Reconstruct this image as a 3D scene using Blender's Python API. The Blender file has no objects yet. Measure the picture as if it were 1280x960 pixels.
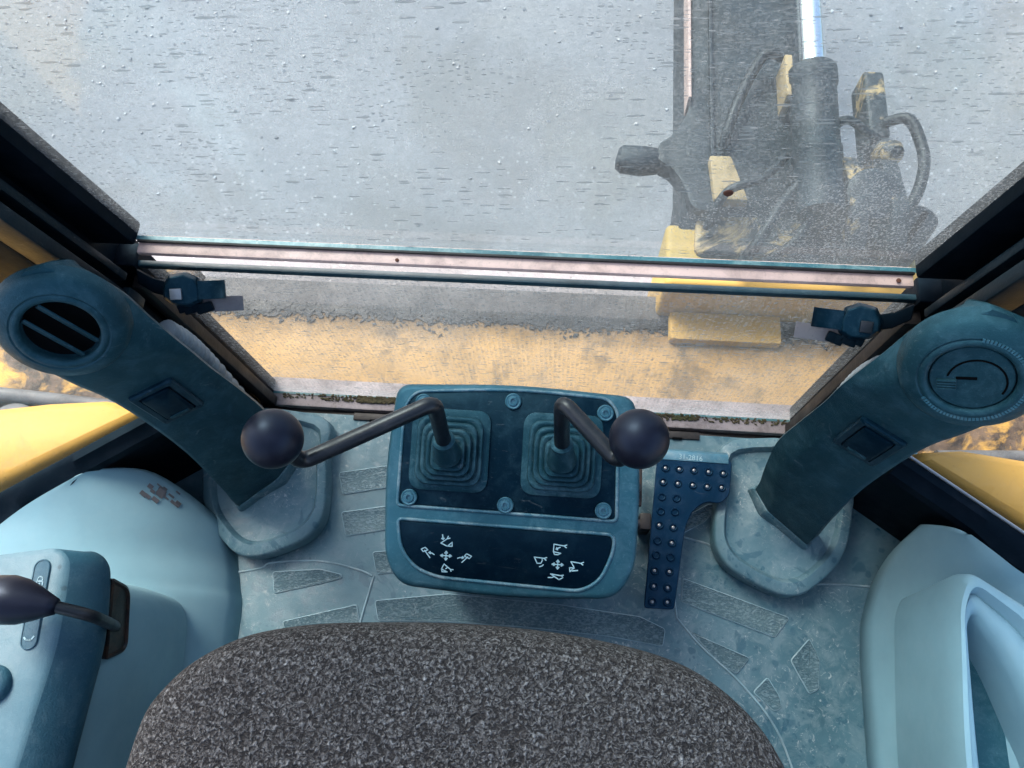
import bpy, bmesh, math, random
from mathutils import Vector, Matrix, noise as mnoise
random.seed(7)
scene = bpy.context.scene
COL = scene.collection
R = math.radians

# ------------------------------------------------------------------ camera, sky, sun, exposure
CAM = Vector((0.067, 0.0, 1.25))
_t, _roll, _yaw = R(20.0), R(-8.03), R(11.84)
_w = Vector((0, math.sin(_t), -math.cos(_t))); _u = Vector((0, math.cos(_t), math.sin(_t))); _x = Vector((1, 0, 0))
_r = math.cos(_roll) * _x + math.sin(_roll) * _u
_u = -math.sin(_roll) * _x + math.cos(_roll) * _u
_M = Matrix.Rotation(_yaw, 3, 'Z')
_w, _r, _u = _M @ _w, _M @ _r, _M @ _u
cd = bpy.data.cameras.new('camera')
cd.sensor_width = 36.0
cd.lens = 940.0 / 1280.0 * 36.0
cd.clip_start = 0.01
cd.clip_end = 500
cam = bpy.data.objects.new('camera', cd); COL.objects.link(cam)
cam.matrix_world = Matrix(((_r.x, _u.x, -_w.x, CAM.x), (_r.y, _u.y, -_w.y, CAM.y), (_r.z, _u.z, -_w.z, CAM.z), (0, 0, 0, 1)))
scene.camera = cam

SUN_EL, SUN_AZ = 50.0, -40.0            # azimuth measured from +Y towards +X
world = bpy.data.worlds.new('World'); scene.world = world; world.use_nodes = True
wn = world.node_tree.nodes; wl = world.node_tree.links
bg = wn['Background']; bg.inputs['Strength'].default_value = 0.15
sky = wn.new('ShaderNodeTexSky'); sky.sky_type = 'NISHITA'; sky.sun_disc = False
sky.sun_elevation = R(SUN_EL); sky.sun_rotation = R(SUN_AZ); sky.air_density = 1.0; sky.dust_density = 4.0; sky.ozone_density = 1.0
wl.new(sky.outputs['Color'], bg.inputs['Color'])
sd = bpy.data.lights.new('sun', 'SUN'); sd.energy = 1.5; sd.angle = R(25); sd.color = (1.0, 0.96, 0.9)
sun = bpy.data.objects.new('sun', sd); COL.objects.link(sun)
_sd = Vector((math.sin(R(SUN_AZ)) * math.cos(R(SUN_EL)), math.cos(R(SUN_AZ)) * math.cos(R(SUN_EL)), math.sin(R(SUN_EL))))
sun.rotation_euler = (-_sd).to_track_quat('-Z', 'Y').to_euler()
sun.location = _sd * 20

vs = scene.view_settings
vs.view_transform = 'Standard'; vs.look = 'None'; vs.gamma = 1.0; vs.exposure = 1.82; vs.use_curve_mapping = False
cy = scene.cycles
cy.use_denoising = True; cy.use_adaptive_sampling = True; cy.adaptive_threshold = 0.02
cy.max_bounces = 6; cy.transparent_max_bounces = 8; cy.diffuse_bounces = 5; cy.glossy_bounces = 2; cy.use_fast_gi = False

# ------------------------------------------------------------------ materials
def S(r, g, b):
    f = lambda c: ((c / 255 + 0.055) / 1.055) ** 2.4 if c > 10 else c / 255 / 12.92
    return (f(r), f(g), f(b), 1)

class N:
    def __init__(s, name):
        s.m = bpy.data.materials.new(name); s.m.use_nodes = True
        s.t = s.m.node_tree; s.n = s.t.nodes; s.l = s.t.links
        s.n.clear(); s.out = s.n.new('ShaderNodeOutputMaterial')
        s.tc = s.n.new('ShaderNodeTexCoord')
    def new(s, typ, **kw):
        x = s.n.new('ShaderNode' + typ)
        for k, v in kw.items(): setattr(x, k, v)
        return x
    def set(s, node, key, v):
        if hasattr(v, 'node') or hasattr(v, 'is_output'): s.l.new(v, node.inputs[key])
        else: node.inputs[key].default_value = v
    def co(s, scale=(1, 1, 1), rot=(0, 0, 0), loc=(0, 0, 0)):
        mp = s.new('Mapping'); s.l.new(s.tc.outputs['Object'], mp.inputs['Vector'])
        mp.inputs['Scale'].default_value = scale; mp.inputs['Rotation'].default_value = rot; mp.inputs['Location'].default_value = loc
        return mp.outputs['Vector']
    def noise(s, scale, detail=4, rough=0.55, dist=0, vec=None):
        x = s.new('TexNoise'); s.l.new(vec or s.tc.outputs['Object'], x.inputs['Vector'])
        x.inputs['Scale'].default_value = scale; x.inputs['Detail'].default_value = detail
        x.inputs['Roughness'].default_value = rough; x.inputs['Distortion'].default_value = dist
        return x.outputs['Fac']
    def voro(s, scale, feature='F1', rand=1.0, vec=None, out='Distance'):
        x = s.new('TexVoronoi', feature=feature); s.l.new(vec or s.tc.outputs['Object'], x.inputs['Vector'])
        x.inputs['Scale'].default_value = scale; x.inputs['Randomness'].default_value = rand
        return x.outputs[out]
    def warp(s, scale, amt, vec=None, detail=2):
        x = s.new('TexNoise'); s.l.new(vec or s.tc.outputs['Object'], x.inputs['Vector']); x.inputs['Scale'].default_value = scale; x.inputs['Detail'].default_value = detail
        a = s.new('VectorMath', operation='SUBTRACT'); s.l.new(x.outputs['Color'], a.inputs[0]); a.inputs[1].default_value = (0.5, 0.5, 0.5)
        b = s.new('VectorMath', operation='SCALE'); s.l.new(a.outputs[0], b.inputs[0]); b.inputs['Scale'].default_value = amt
        c = s.new('VectorMath', operation='ADD'); s.l.new(vec or s.tc.outputs['Object'], c.inputs[0]); s.l.new(b.outputs[0], c.inputs[1])
        return c.outputs[0]
    def ramp(s, fac, *stops, interp='LINEAR'):
        x = s.new('ValToRGB'); s.l.new(fac, x.inputs['Fac']); cr = x.color_ramp; cr.interpolation = interp
        while len(cr.elements) < len(stops): cr.elements.new(0.5)
        for e, (p, c) in zip(cr.elements, stops):
            e.position = p; e.color = c if isinstance(c, tuple) else (c, c, c, 1)
        return x.outputs['Color']
    def mix(s, fac, a, b, mode='MIX'):
        x = s.new('Mix', data_type='RGBA', blend_type=mode)
        for i, v in ((0, fac), (6, a), (7, b)):
            if hasattr(v, 'is_output'): s.l.new(v, x.inputs[i])
            else: x.inputs[i].default_value = v
        return x.outputs[2]
    def math(s, op, a, b=0.0, clamp=False):
        x = s.new('Math', operation=op, use_clamp=clamp)
        for i, v in ((0, a), (1, b)):
            if hasattr(v, 'is_output'): s.l.new(v, x.inputs[i])
            else: x.inputs[i].default_value = v
        return x.outputs[0]
    def bump(s, h, strength=0.3, dist=0.002, nrm=None):
        x = s.new('Bump'); s.l.new(h, x.inputs['Height']); x.inputs['Strength'].default_value = strength; x.inputs['Distance'].default_value = dist
        if nrm: s.l.new(nrm, x.inputs['Normal'])
        return x.outputs['Normal']
    def bsdf(s, color, rough=0.5, metal=0.0, normal=None, spec=0.5, **kw):
        p = s.new('BsdfPrincipled')
        s.set(p, 'Base Color', color); s.set(p, 'Roughness', rough); s.set(p, 'Metallic', metal)
        p.inputs['Specular IOR Level'].default_value = spec
        for k, v in kw.items(): s.set(p, k, v)
        if normal is not None: s.l.new(normal, p.inputs['Normal'])
        s.l.new(p.outputs[0], s.out.inputs['Surface'])
        return p

def plastic(name, col, rough=0.5, var=0.25, dust=(0.30, 0.40, 0.43, 1), dust_amt=0.35, grain=420, gstr=0.25, spots=0.0, scuff=0.0, spec=0.4, metal=0.0, tint=None):
    n = N(name)
    big = n.noise(9, 5, 0.6)
    dark = tuple(c * (1 - var) for c in col[:3]) + (1,); light = tuple(min(1, c * (1 + var)) for c in col[:3]) + (1,)
    c = n.ramp(big, (0.3, dark), (0.7, light))
    if dust_amt > 0:
        d = n.math('MULTIPLY', n.ramp(n.noise(34, 7, 0.72, 0.4), (0.47, 0.0), (0.72, 1.0)), dust_amt)
        c = n.mix(d, c, dust)
        d2 = n.math('MULTIPLY', n.ramp(n.noise(310, 3, 0.6), (0.60, 0.0), (0.74, 1.0)), dust_amt * 0.8)
        c = n.mix(d2, c, dust)
    if spots > 0:      # drips and wet marks
        sp = n.math('MULTIPLY', n.ramp(n.voro(46), (0.10, 1.0), (0.17, 0.0)), n.ramp(n.noise(7, 3), (0.44, 0.0), (0.6, 1.0)))
        sp = n.math('MULTIPLY', sp, spots)
        c = n.mix(sp, c, tuple(v * 0.35 for v in col[:3]) + (1,))
    if scuff > 0:
        sc = n.noise(26, 6, 0.7, 1.2, vec=n.co((1, 4, 2), (0, 0, 0.6)))
        sc = n.math('MULTIPLY', n.ramp(sc, (0.62, 0.0), (0.70, 1.0)), scuff)
        c = n.mix(sc, c, (0.45, 0.5, 0.5, 1))
    g = n.noise(grain, 3, 0.6)
    rg = n.ramp(n.noise(22, 5, 0.65), (0.3, rough - 0.10), (0.75, min(1, rough + 0.16)))
    p = n.bsdf(c, rg, metal, n.bump(g, gstr, 0.0008), spec)
    if tint: p.inputs['Specular Tint'].default_value = tint
    return n.m
TEAL = (0.30, 0.72, 1.0, 1)

MT = {}
MT['panel'] = plastic('pale_blue_moulding', (0.192, 0.335, 0.388, 1), 0.6, 0.08, dust=(0.30, 0.38, 0.40, 1), dust_amt=0.12, grain=700, gstr=0.12)
MT['dustlip'] = plastic('dusty_console_lip', (0.024, 0.092, 0.128, 1), 0.5, 0.3, dust=(0.30, 0.36, 0.37, 1), dust_amt=0.65, grain=400, gstr=0.4)
MT['mat'] = None
MT['column'] = plastic('column_plastic', (0.0080, 0.0320, 0.0425, 1), 0.46, 0.28, dust=(0.12, 0.24, 0.30, 1), dust_amt=0.16, grain=750, gstr=0.6, scuff=0.12, tint=TEAL, spec=0.32)
MT['console'] = plastic('console_plastic', (0.018, 0.064, 0.086, 1), 0.46, 0.25, dust=(0.2, 0.34, 0.4, 1), dust_amt=0.16, grain=750, gstr=0.3, scuff=0.10, tint=TEAL)
MT['plate'] = plastic('gaiter_plate_plastic', (0.0006, 0.0060, 0.0125, 1), 0.45, 0.25, dust=(0.08, 0.18, 0.23, 1), dust_amt=0.10, grain=600, gstr=0.2, scuff=0.10, spec=0.15, tint=TEAL)
MT['decal'] = plastic('decal_film', (0.0004, 0.0045, 0.0105, 1), 0.45, 0.2, dust=(0.05, 0.13, 0.18, 1), dust_amt=0.06, grain=900, gstr=0.1, scuff=0.04, spec=0.12, tint=TEAL)
MT['gaiter'] = plastic('gaiter_rubber', (0.0060, 0.026, 0.035, 1), 0.48, 0.3, dust=(0.14, 0.25, 0.29, 1), dust_amt=0.24, grain=500, gstr=0.25, scuff=0.1, tint=TEAL, spec=0.3)
MT['black'] = plastic('black_painted_steel', (0.0015, 0.0032, 0.0055, 1), 0.5, 0.3, dust=(0.02, 0.022, 0.026, 1), dust_amt=0.08, grain=300, gstr=0.2, spec=0.10, tint=TEAL)
MT['rubber'] = plastic('black_rubber', (0.0025, 0.0045, 0.0075, 1), 0.55, 0.3, dust=(0.03, 0.035, 0.045, 1), dust_amt=0.15, grain=260, gstr=0.3, spec=0.08, tint=TEAL)
MT['rail'] = plastic('dark_track', (0.0035, 0.0075, 0.011, 1), 0.40, 0.3, dust=(0.05, 0.06, 0.07, 1), dust_amt=0.14, grain=300, gstr=0.2, scuff=0.12, spec=0.2, tint=TEAL)
MT['brownstrip'] = plastic('grimy_steel', (0.009, 0.008, 0.008, 1), 0.55, 0.4, dust=(0.06, 0.045, 0.04, 1), dust_amt=0.35, grain=200, gstr=0.4)
MT['knob'] = plastic('knob_plastic', (0.0050, 0.0055, 0.011, 1), 0.38, 0.12, dust=(0.02, 0.018, 0.028, 1), dust_amt=0.12, grain=900, gstr=0.12, spec=0.28, tint=(0.6, 0.75, 1, 1))
MT['rod'] = plastic('lever_paint', (0.003, 0.0055, 0.009, 1), 0.36, 0.3, dust=(0.08, 0.07, 0.07, 1), dust_amt=0.22, grain=300, gstr=0.2)
MT['pedal'] = plastic('pedal_paint', (0.0008, 0.012, 0.034, 1), 0.42, 0.3, dust=(0.14, 0.2, 0.28, 1), dust_amt=0.10, grain=300, gstr=0.2, scuff=0.08, spec=0.2, tint=TEAL)
MT['pedaledge'] = plastic('pedal_worn_edge', (0.030, 0.11, 0.16, 1), 0.45, 0.4, dust=(0.25, 0.32, 0.34, 1), dust_amt=0.35, grain=200, gstr=0.3, scuff=0.4)
MT['steel'] = plastic('bare_steel', (0.26, 0.27, 0.28, 1), 0.38, 0.3, dust=(0.14, 0.12, 0.11, 1), dust_amt=0.4, grain=300, gstr=0.2, metal=0.6)
MT['screw'] = plastic('screw_head', (0.030, 0.110, 0.150, 1), 0.36, 0.3, dust=(0.18, 0.32, 0.37, 1), dust_amt=0.35, grain=500, gstr=0.2, metal=0.3)
MT['print'] = plastic('white_print', (0.26, 0.40, 0.45, 1), 0.5, 0.15, dust=(0.1, 0.2, 0.25, 1), dust_amt=0.3)
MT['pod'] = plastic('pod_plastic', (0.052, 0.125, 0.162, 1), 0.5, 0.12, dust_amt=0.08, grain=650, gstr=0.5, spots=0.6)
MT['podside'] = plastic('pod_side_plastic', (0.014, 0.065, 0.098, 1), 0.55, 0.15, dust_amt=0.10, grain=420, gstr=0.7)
MT['sillwhite'] = plastic('weathered_sill', (0.26, 0.23, 0.235, 1), 0.6, 0.35, dust=(0.05, 0.035, 0.03, 1), dust_amt=0.75, grain=150, gstr=0.5)
MT['alu'] = plastic('weathered_aluminium', (0.70, 0.47, 0.39, 1), 0.45, 0.12, dust=(0.16, 0.09, 0.075, 1), dust_amt=0.5, grain=300, gstr=0.2)
MT['hose'] = plastic('grey_hose', (0.16, 0.19, 0.21, 1), 0.5, 0.2, dust_amt=0.3)
MT['moss'] = plastic('moss', (0.06, 0.05, 0.025, 1), 0.9, 0.5, dust=(0.05, 0.07, 0.02, 1), dust_amt=0.7, grain=150, gstr=1.0)
MT['chrome'] = plastic('chrome_rod', (0.80, 0.84, 0.88, 1), 0.10, 0.05, dust_amt=0.0, grain=100, gstr=0.02, metal=1.0)
MT['darksteel'] = plastic('greasy_boom_paint', (0.012, 0.020, 0.026, 1), 0.5, 0.5, dust=(0.08, 0.07, 0.06, 1), dust_amt=0.30, grain=160, gstr=0.6)
MT['hosedark'] = plastic('hydraulic_hose', (0.008, 0.012, 0.015, 1), 0.5, 0.3, dust=(0.05, 0.05, 0.05, 1), dust_amt=0.3)
MT['plateclear'] = plastic('strike_plate', (0.13, 0.125, 0.13, 1), 0.45, 0.3, dust=(0.03, 0.035, 0.04, 1), dust_amt=0.5)
MT['shell'] = plastic('cab_headliner', (0.20, 0.22, 0.23, 1), 0.7, 0.1, dust_amt=0.0)
MT['hole'] = plastic('painted_cavity_dark', (0.0012, 0.0018, 0.0024, 1), 0.8, 0.2, dust_amt=0.0, spec=0.05)  # near-black colour stands in for the shade inside slots and the throat
MT['switch'] = plastic('switch_blank', (0.0020, 0.0125, 0.022, 1), 0.34, 0.25, dust=(0.10, 0.18, 0.22, 1), dust_amt=0.14, grain=500, gstr=0.2, scuff=0.15, spec=0.25, tint=TEAL)
MT['rustreflect'] = plastic('rust_and_painted_reflection', (0.008, 0.006, 0.006, 1), 0.4, 0.5, dust=(0.11, 0.05, 0.025, 1), dust_amt=0.6, grain=120, gstr=0.4)  # brown patches paint reflections in the lever slot, rust on the pedal bracket
MT['stain'] = plastic('rust_spot', (0.10, 0.035, 0.02, 1), 0.8, 0.3, dust_amt=0.0)

def floor_mat():
    n = N('floor_mat_rubber')
    big = n.noise(5, 6, 0.6)
    c = n.ramp(big, (0.32, (0.034, 0.092, 0.119, 1)), (0.68, (0.092, 0.178, 0.212, 1)))
    wv = n.warp(34, 0.022)
    # dried dust in patches and smears
    pat = n.ramp(n.noise(4.5, 4, 0.6, vec=n.co(loc=(3, 1, 0))), (0.40, 0.0), (0.60, 1.0))
    dust = n.math('MULTIPLY', n.ramp(n.noise(30, 7, 0.75, 0.6, vec=wv), (0.46, 0.0), (0.62, 1.0)), n.math('ADD', n.math('MULTIPLY', pat, 0.5), 0.25))
    c = n.mix(n.math('MULTIPLY', dust, 0.55), c, (0.23, 0.29, 0.305, 1))
    cr = n.math('MULTIPLY', n.ramp(n.noise(75, 6, 0.8, 1.4, vec=wv), (0.57, 0.0), (0.66, 1.0)), pat)
    c = n.mix(n.math('MULTIPLY', cr, 0.65), c, (0.50, 0.51, 0.49, 1))
    # wet splashes with ragged edges
    sp1 = n.ramp(n.voro(40, vec=n.warp(60, 0.016)), (0.20, 1.0), (0.26, 0.0))
    g1 = n.ramp(n.noise(7, 3, vec=n.co(loc=(5, 2, 0))), (0.44, 0.0), (0.52, 1.0))
    sp2 = n.ramp(n.voro(105, vec=n.warp(130, 0.008)), (0.22, 1.0), (0.30, 0.0))
    g2 = n.ramp(n.noise(10, 3, vec=n.co(loc=(1, 7, 0))), (0.48, 0.0), (0.56, 1.0))
    blot = n.ramp(n.noise(17, 4, 0.6, 0.8, vec=n.co(loc=(2, 9, 0))), (0.61, 0.0), (0.635, 1.0))
    sp = n.math('MAXIMUM', n.math('MAXIMUM', n.math('MULTIPLY', sp1, g1), n.math('MULTIPLY', sp2, g2)), blot)
    c = n.mix(n.math('MULTIPLY', sp, 0.62), c, (0.022, 0.080, 0.115, 1))
    g = n.noise(520, 3, 0.65)
    nb = n.bump(g, 0.35, 0.0008); nb = n.bump(big, 0.2, 0.004, nb); nb = n.bump(dust, 0.25, 0.001, nb)
    rg = n.math('SUBTRACT', n.ramp(n.noise(18, 4, 0.6), (0.3, 0.44), (0.7, 0.68)), n.math('MULTIPLY', sp, 0.2))
    n.bsdf(c, rg, 0, nb, 0.4)
    return n.m
MT['mat'] = floor_mat()

def tread():
    n = N('tread_rubber')
    big = n.noise(9, 6, 0.65)
    c = n.ramp(big, (0.35, (0.030, 0.074, 0.094, 1)), (0.68, (0.080, 0.148, 0.172, 1)))
    sp1 = n.ramp(n.voro(44, vec=n.warp(60, 0.016)), (0.20, 1.0), (0.27, 0.0))
    c = n.mix(n.math('MULTIPLY', sp1, 0.5), c, (0.02, 0.07, 0.10, 1))
    wv = n.noise(300, 2, 0.5, 0.5, vec=n.co((0.7, 1.5, 1)))
    dots = n.ramp(wv, (0.44, 0.0), (0.60, 1.0))
    c = n.mix(n.math('MULTIPLY', dots, 0.40), c, (0.24, 0.33, 0.36, 1))
    cr = n.ramp(n.noise(70, 6, 0.8, 1.2), (0.58, 0.0), (0.68, 1.0))
    c = n.mix(n.math('MULTIPLY', cr, 0.45), c, (0.40, 0.43, 0.43, 1))
    n.bsdf(c, 0.5, 0, n.bump(dots, 0.7, 0.0015), 0.4)
    return n.m
MT['treadedge'] = plastic('worn_tread_edge', (0.20, 0.30, 0.335, 1), 0.6, 0.4, dust=(0.42, 0.46, 0.47, 1), dust_amt=0.6, grain=200, gstr=0.4)
MT['tread'] = tread()

def fabric():
    n = N('boucle_seat_fabric')
    wv = n.warp(160, 0.006)
    worm = n.noise(300, 1.5, 0.5, 1.0, vec=wv)
    nub = n.voro(330, vec=n.warp(240, 0.004))
    v = n.math('ADD', n.math('MULTIPLY', worm, 0.85), n.math('MULTIPLY', n.math('SUBTRACT', 0.5, nub), 0.22))
    c = n.ramp(v, (0.33, (0.026, 0.024, 0.024, 1)), (0.43, (0.070, 0.066, 0.065, 1)), (0.51, (0.122, 0.117, 0.115, 1)), (0.60, (0.200, 0.197, 0.195, 1)), (0.70, (0.31, 0.31, 0.312, 1)))
    c = n.mix(n.ramp(n.noise(60, 3), (0.45, 0.0), (0.7, 0.3)), c, (0.060, 0.052, 0.048, 1))
    c = n.mix(n.ramp(n.noise(7, 3), (0.4, 0.0), (0.75, 0.15)), c, (0.030, 0.027, 0.026, 1))
    n.bsdf(c, 0.95, 0, n.bump(v, 1.0, 0.008), 0.1)
    return n.m
MT['fabric'] = fabric()

def yellow(name, mud=0.2, base=(0.49, 0.278, 0.055, 1), rough=0.5):
    n = N(name)
    c = n.ramp(n.noise(5, 4), (0.3, tuple(v * 0.86 for v in base[:3]) + (1,)), (0.7, base))
    d = n.ramp(n.noise(11, 8, 0.72, 0.6), (0.56 - 0.25 * mud, 0.0), (0.72 - 0.25 * mud, 1.0))
    c = n.mix(n.math('MULTIPLY', d, min(1, 0.25 + mud)), c, n.ramp(n.noise(30, 6, 0.7), (0.35, (0.022, 0.016, 0.012, 1)), (0.7, (0.15, 0.10, 0.065, 1))))
    sp = n.math('MULTIPLY', n.ramp(n.voro(75), (0.05, 1.0), (0.09, 0.0)), 0.6)
    c = n.mix(sp, c, (0.22, 0.10, 0.02, 1))
    n.bsdf(c, rough, 0, n.bump(n.noise(60, 6, 0.7), 0.15 + mud * 0.6, 0.004), 0.2)
    return n.m
def beam_mat():
    n = N('dark_edged_yellow_beam')
    c = n.ramp(n.noise(7, 5), (0.3, (0.38, 0.245, 0.105, 1)), (0.7, (0.52, 0.335, 0.140, 1)))
    d = n.ramp(n.noise(26, 7, 0.75, 0.8, vec=n.co((1, 0.6, 1), (0, 0, 0.3))), (0.50, 0.0), (0.66, 1.0))
    c = n.mix(n.math('MULTIPLY', d, 0.45), c, (0.16, 0.125, 0.085, 1))
    bl = n.ramp(n.noise(7.5, 5, 0.65, vec=n.co(loc=(4, 2, 0))), (0.56, 0.0), (0.66, 1.0))
    c = n.mix(n.math('MULTIPLY', bl, 0.6), c, (0.07, 0.06, 0.05, 1))
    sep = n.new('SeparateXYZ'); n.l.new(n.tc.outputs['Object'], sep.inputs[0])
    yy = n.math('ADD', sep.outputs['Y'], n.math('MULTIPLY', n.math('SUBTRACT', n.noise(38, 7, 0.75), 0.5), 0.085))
    gr = n.ramp(n.math('MULTIPLY', n.math('ADD', yy, 0.022), 10.5), (0.05, 0.0), (0.55, 0.55), (0.85, 0.95))  # beam colour darkens raggedly towards its far edge
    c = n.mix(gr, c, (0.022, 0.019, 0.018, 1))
    n.bsdf(c, 0.6, 0, n.bump(n.noise(70, 6, 0.7), 0.4, 0.004), 0.2)
    return n.m
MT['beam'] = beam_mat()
MT['dustyrail'] = plastic('dusty_slide_rail', (0.075, 0.076, 0.078, 1), 0.6, 0.4, dust=(0.16, 0.155, 0.15, 1), dust_amt=0.5, grain=160, gstr=0.5)
MT['yellow'] = yellow('yellow_paint', 0.0)
MT['yellowbright'] = yellow('clean_yellow_paint', 0.0, base=(0.58, 0.375, 0.11, 1))
MT['yellowdirty'] = yellow('muddy_yellow_paint', 0.28, base=(0.50, 0.345, 0.175, 1))
MT['yellowmud'] = yellow('mud_caked_yellow_paint', 0.85)

def boomparts():
    n = N('scraped_yellow_grease')
    d = n.ramp(n.noise(9, 8, 0.7, 0.8), (0.52, 0.0), (0.60, 1.0))
    c = n.mix(d, (0.022, 0.028, 0.032, 1), (0.46, 0.31, 0.14, 1))
    n.bsdf(c, 0.5, 0, n.bump(n.noise(60, 6, 0.7), 0.5, 0.004), 0.4)
    return n.m
MT['patchy'] = boomparts()

def ground_mat():
    n = N('damp_concrete_ground')
    big = n.noise(0.9, 8, 0.62)
    c = n.ramp(big, (0.34, (0.270, 0.262, 0.268, 1)), (0.66, (0.370, 0.356, 0.365, 1)))
    damp = n.ramp(n.noise(1.5, 7, 0.62, 0.4, vec=n.co(loc=(2.3, 4.1, 0))), (0.50, 0.0), (0.62, 1.0))
    c = n.mix(n.math('MULTIPLY', damp, 0.75), c, (0.19, 0.178, 0.175, 1))
    tan = n.ramp(n.noise(0.8, 5, 0.6, vec=n.co(loc=(0.4, 6.1, 0))), (0.56, 0.0), (0.68, 1.0))
    c = n.mix(n.math('MULTIPLY', tan, 0.28), c, (0.35, 0.315, 0.255, 1))
    fine = n.noise(45, 8, 0.75)
    c = n.mix(n.ramp(fine, (0.3, 0.55), (0.6, 0.0)), c, (0.17, 0.17, 0.178, 1))
    st = n.math('MULTIPLY', n.ramp(n.voro(32), (0.14, 1.0), (0.22, 0.0)), n.ramp(n.noise(1.2, 5, vec=n.co(loc=(7, 3, 0))), (0.40, 0.0), (0.62, 1.0)))
    c = n.mix(n.math('MULTIPLY', st, 0.55), c, (0.62, 0.60, 0.585, 1))
    dk = n.math('MULTIPLY', n.ramp(n.voro(21, vec=n.co(loc=(9, 1, 0))), (0.07, 1.0), (0.12, 0.0)), 0.6)
    c = n.mix(dk, c, (0.12, 0.12, 0.13, 1))
    n.bsdf(c, n.ramp(damp, (0.0, 0.85), (1.0, 0.5)), 0, n.bump(fine, 0.5, 0.01), 0.35)
    return n.m
MT['ground'] = ground_mat()

def stone():
    n = N('pebble_stone')
    oi = n.new('NewGeometry')
    c = n.ramp(oi.outputs['Random Per Island'], (0.0, (0.12, 0.12, 0.13, 1)), (0.3, (0.34, 0.33, 0.34, 1)), (0.6, (0.60, 0.60, 0.60, 1)), (1.0, (0.58, 0.50, 0.45, 1)))
    n.bsdf(c, 0.75, 0, n.bump(n.noise(120, 4), 0.3, 0.003))
    return n.m
MT['stone'] = stone()

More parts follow.
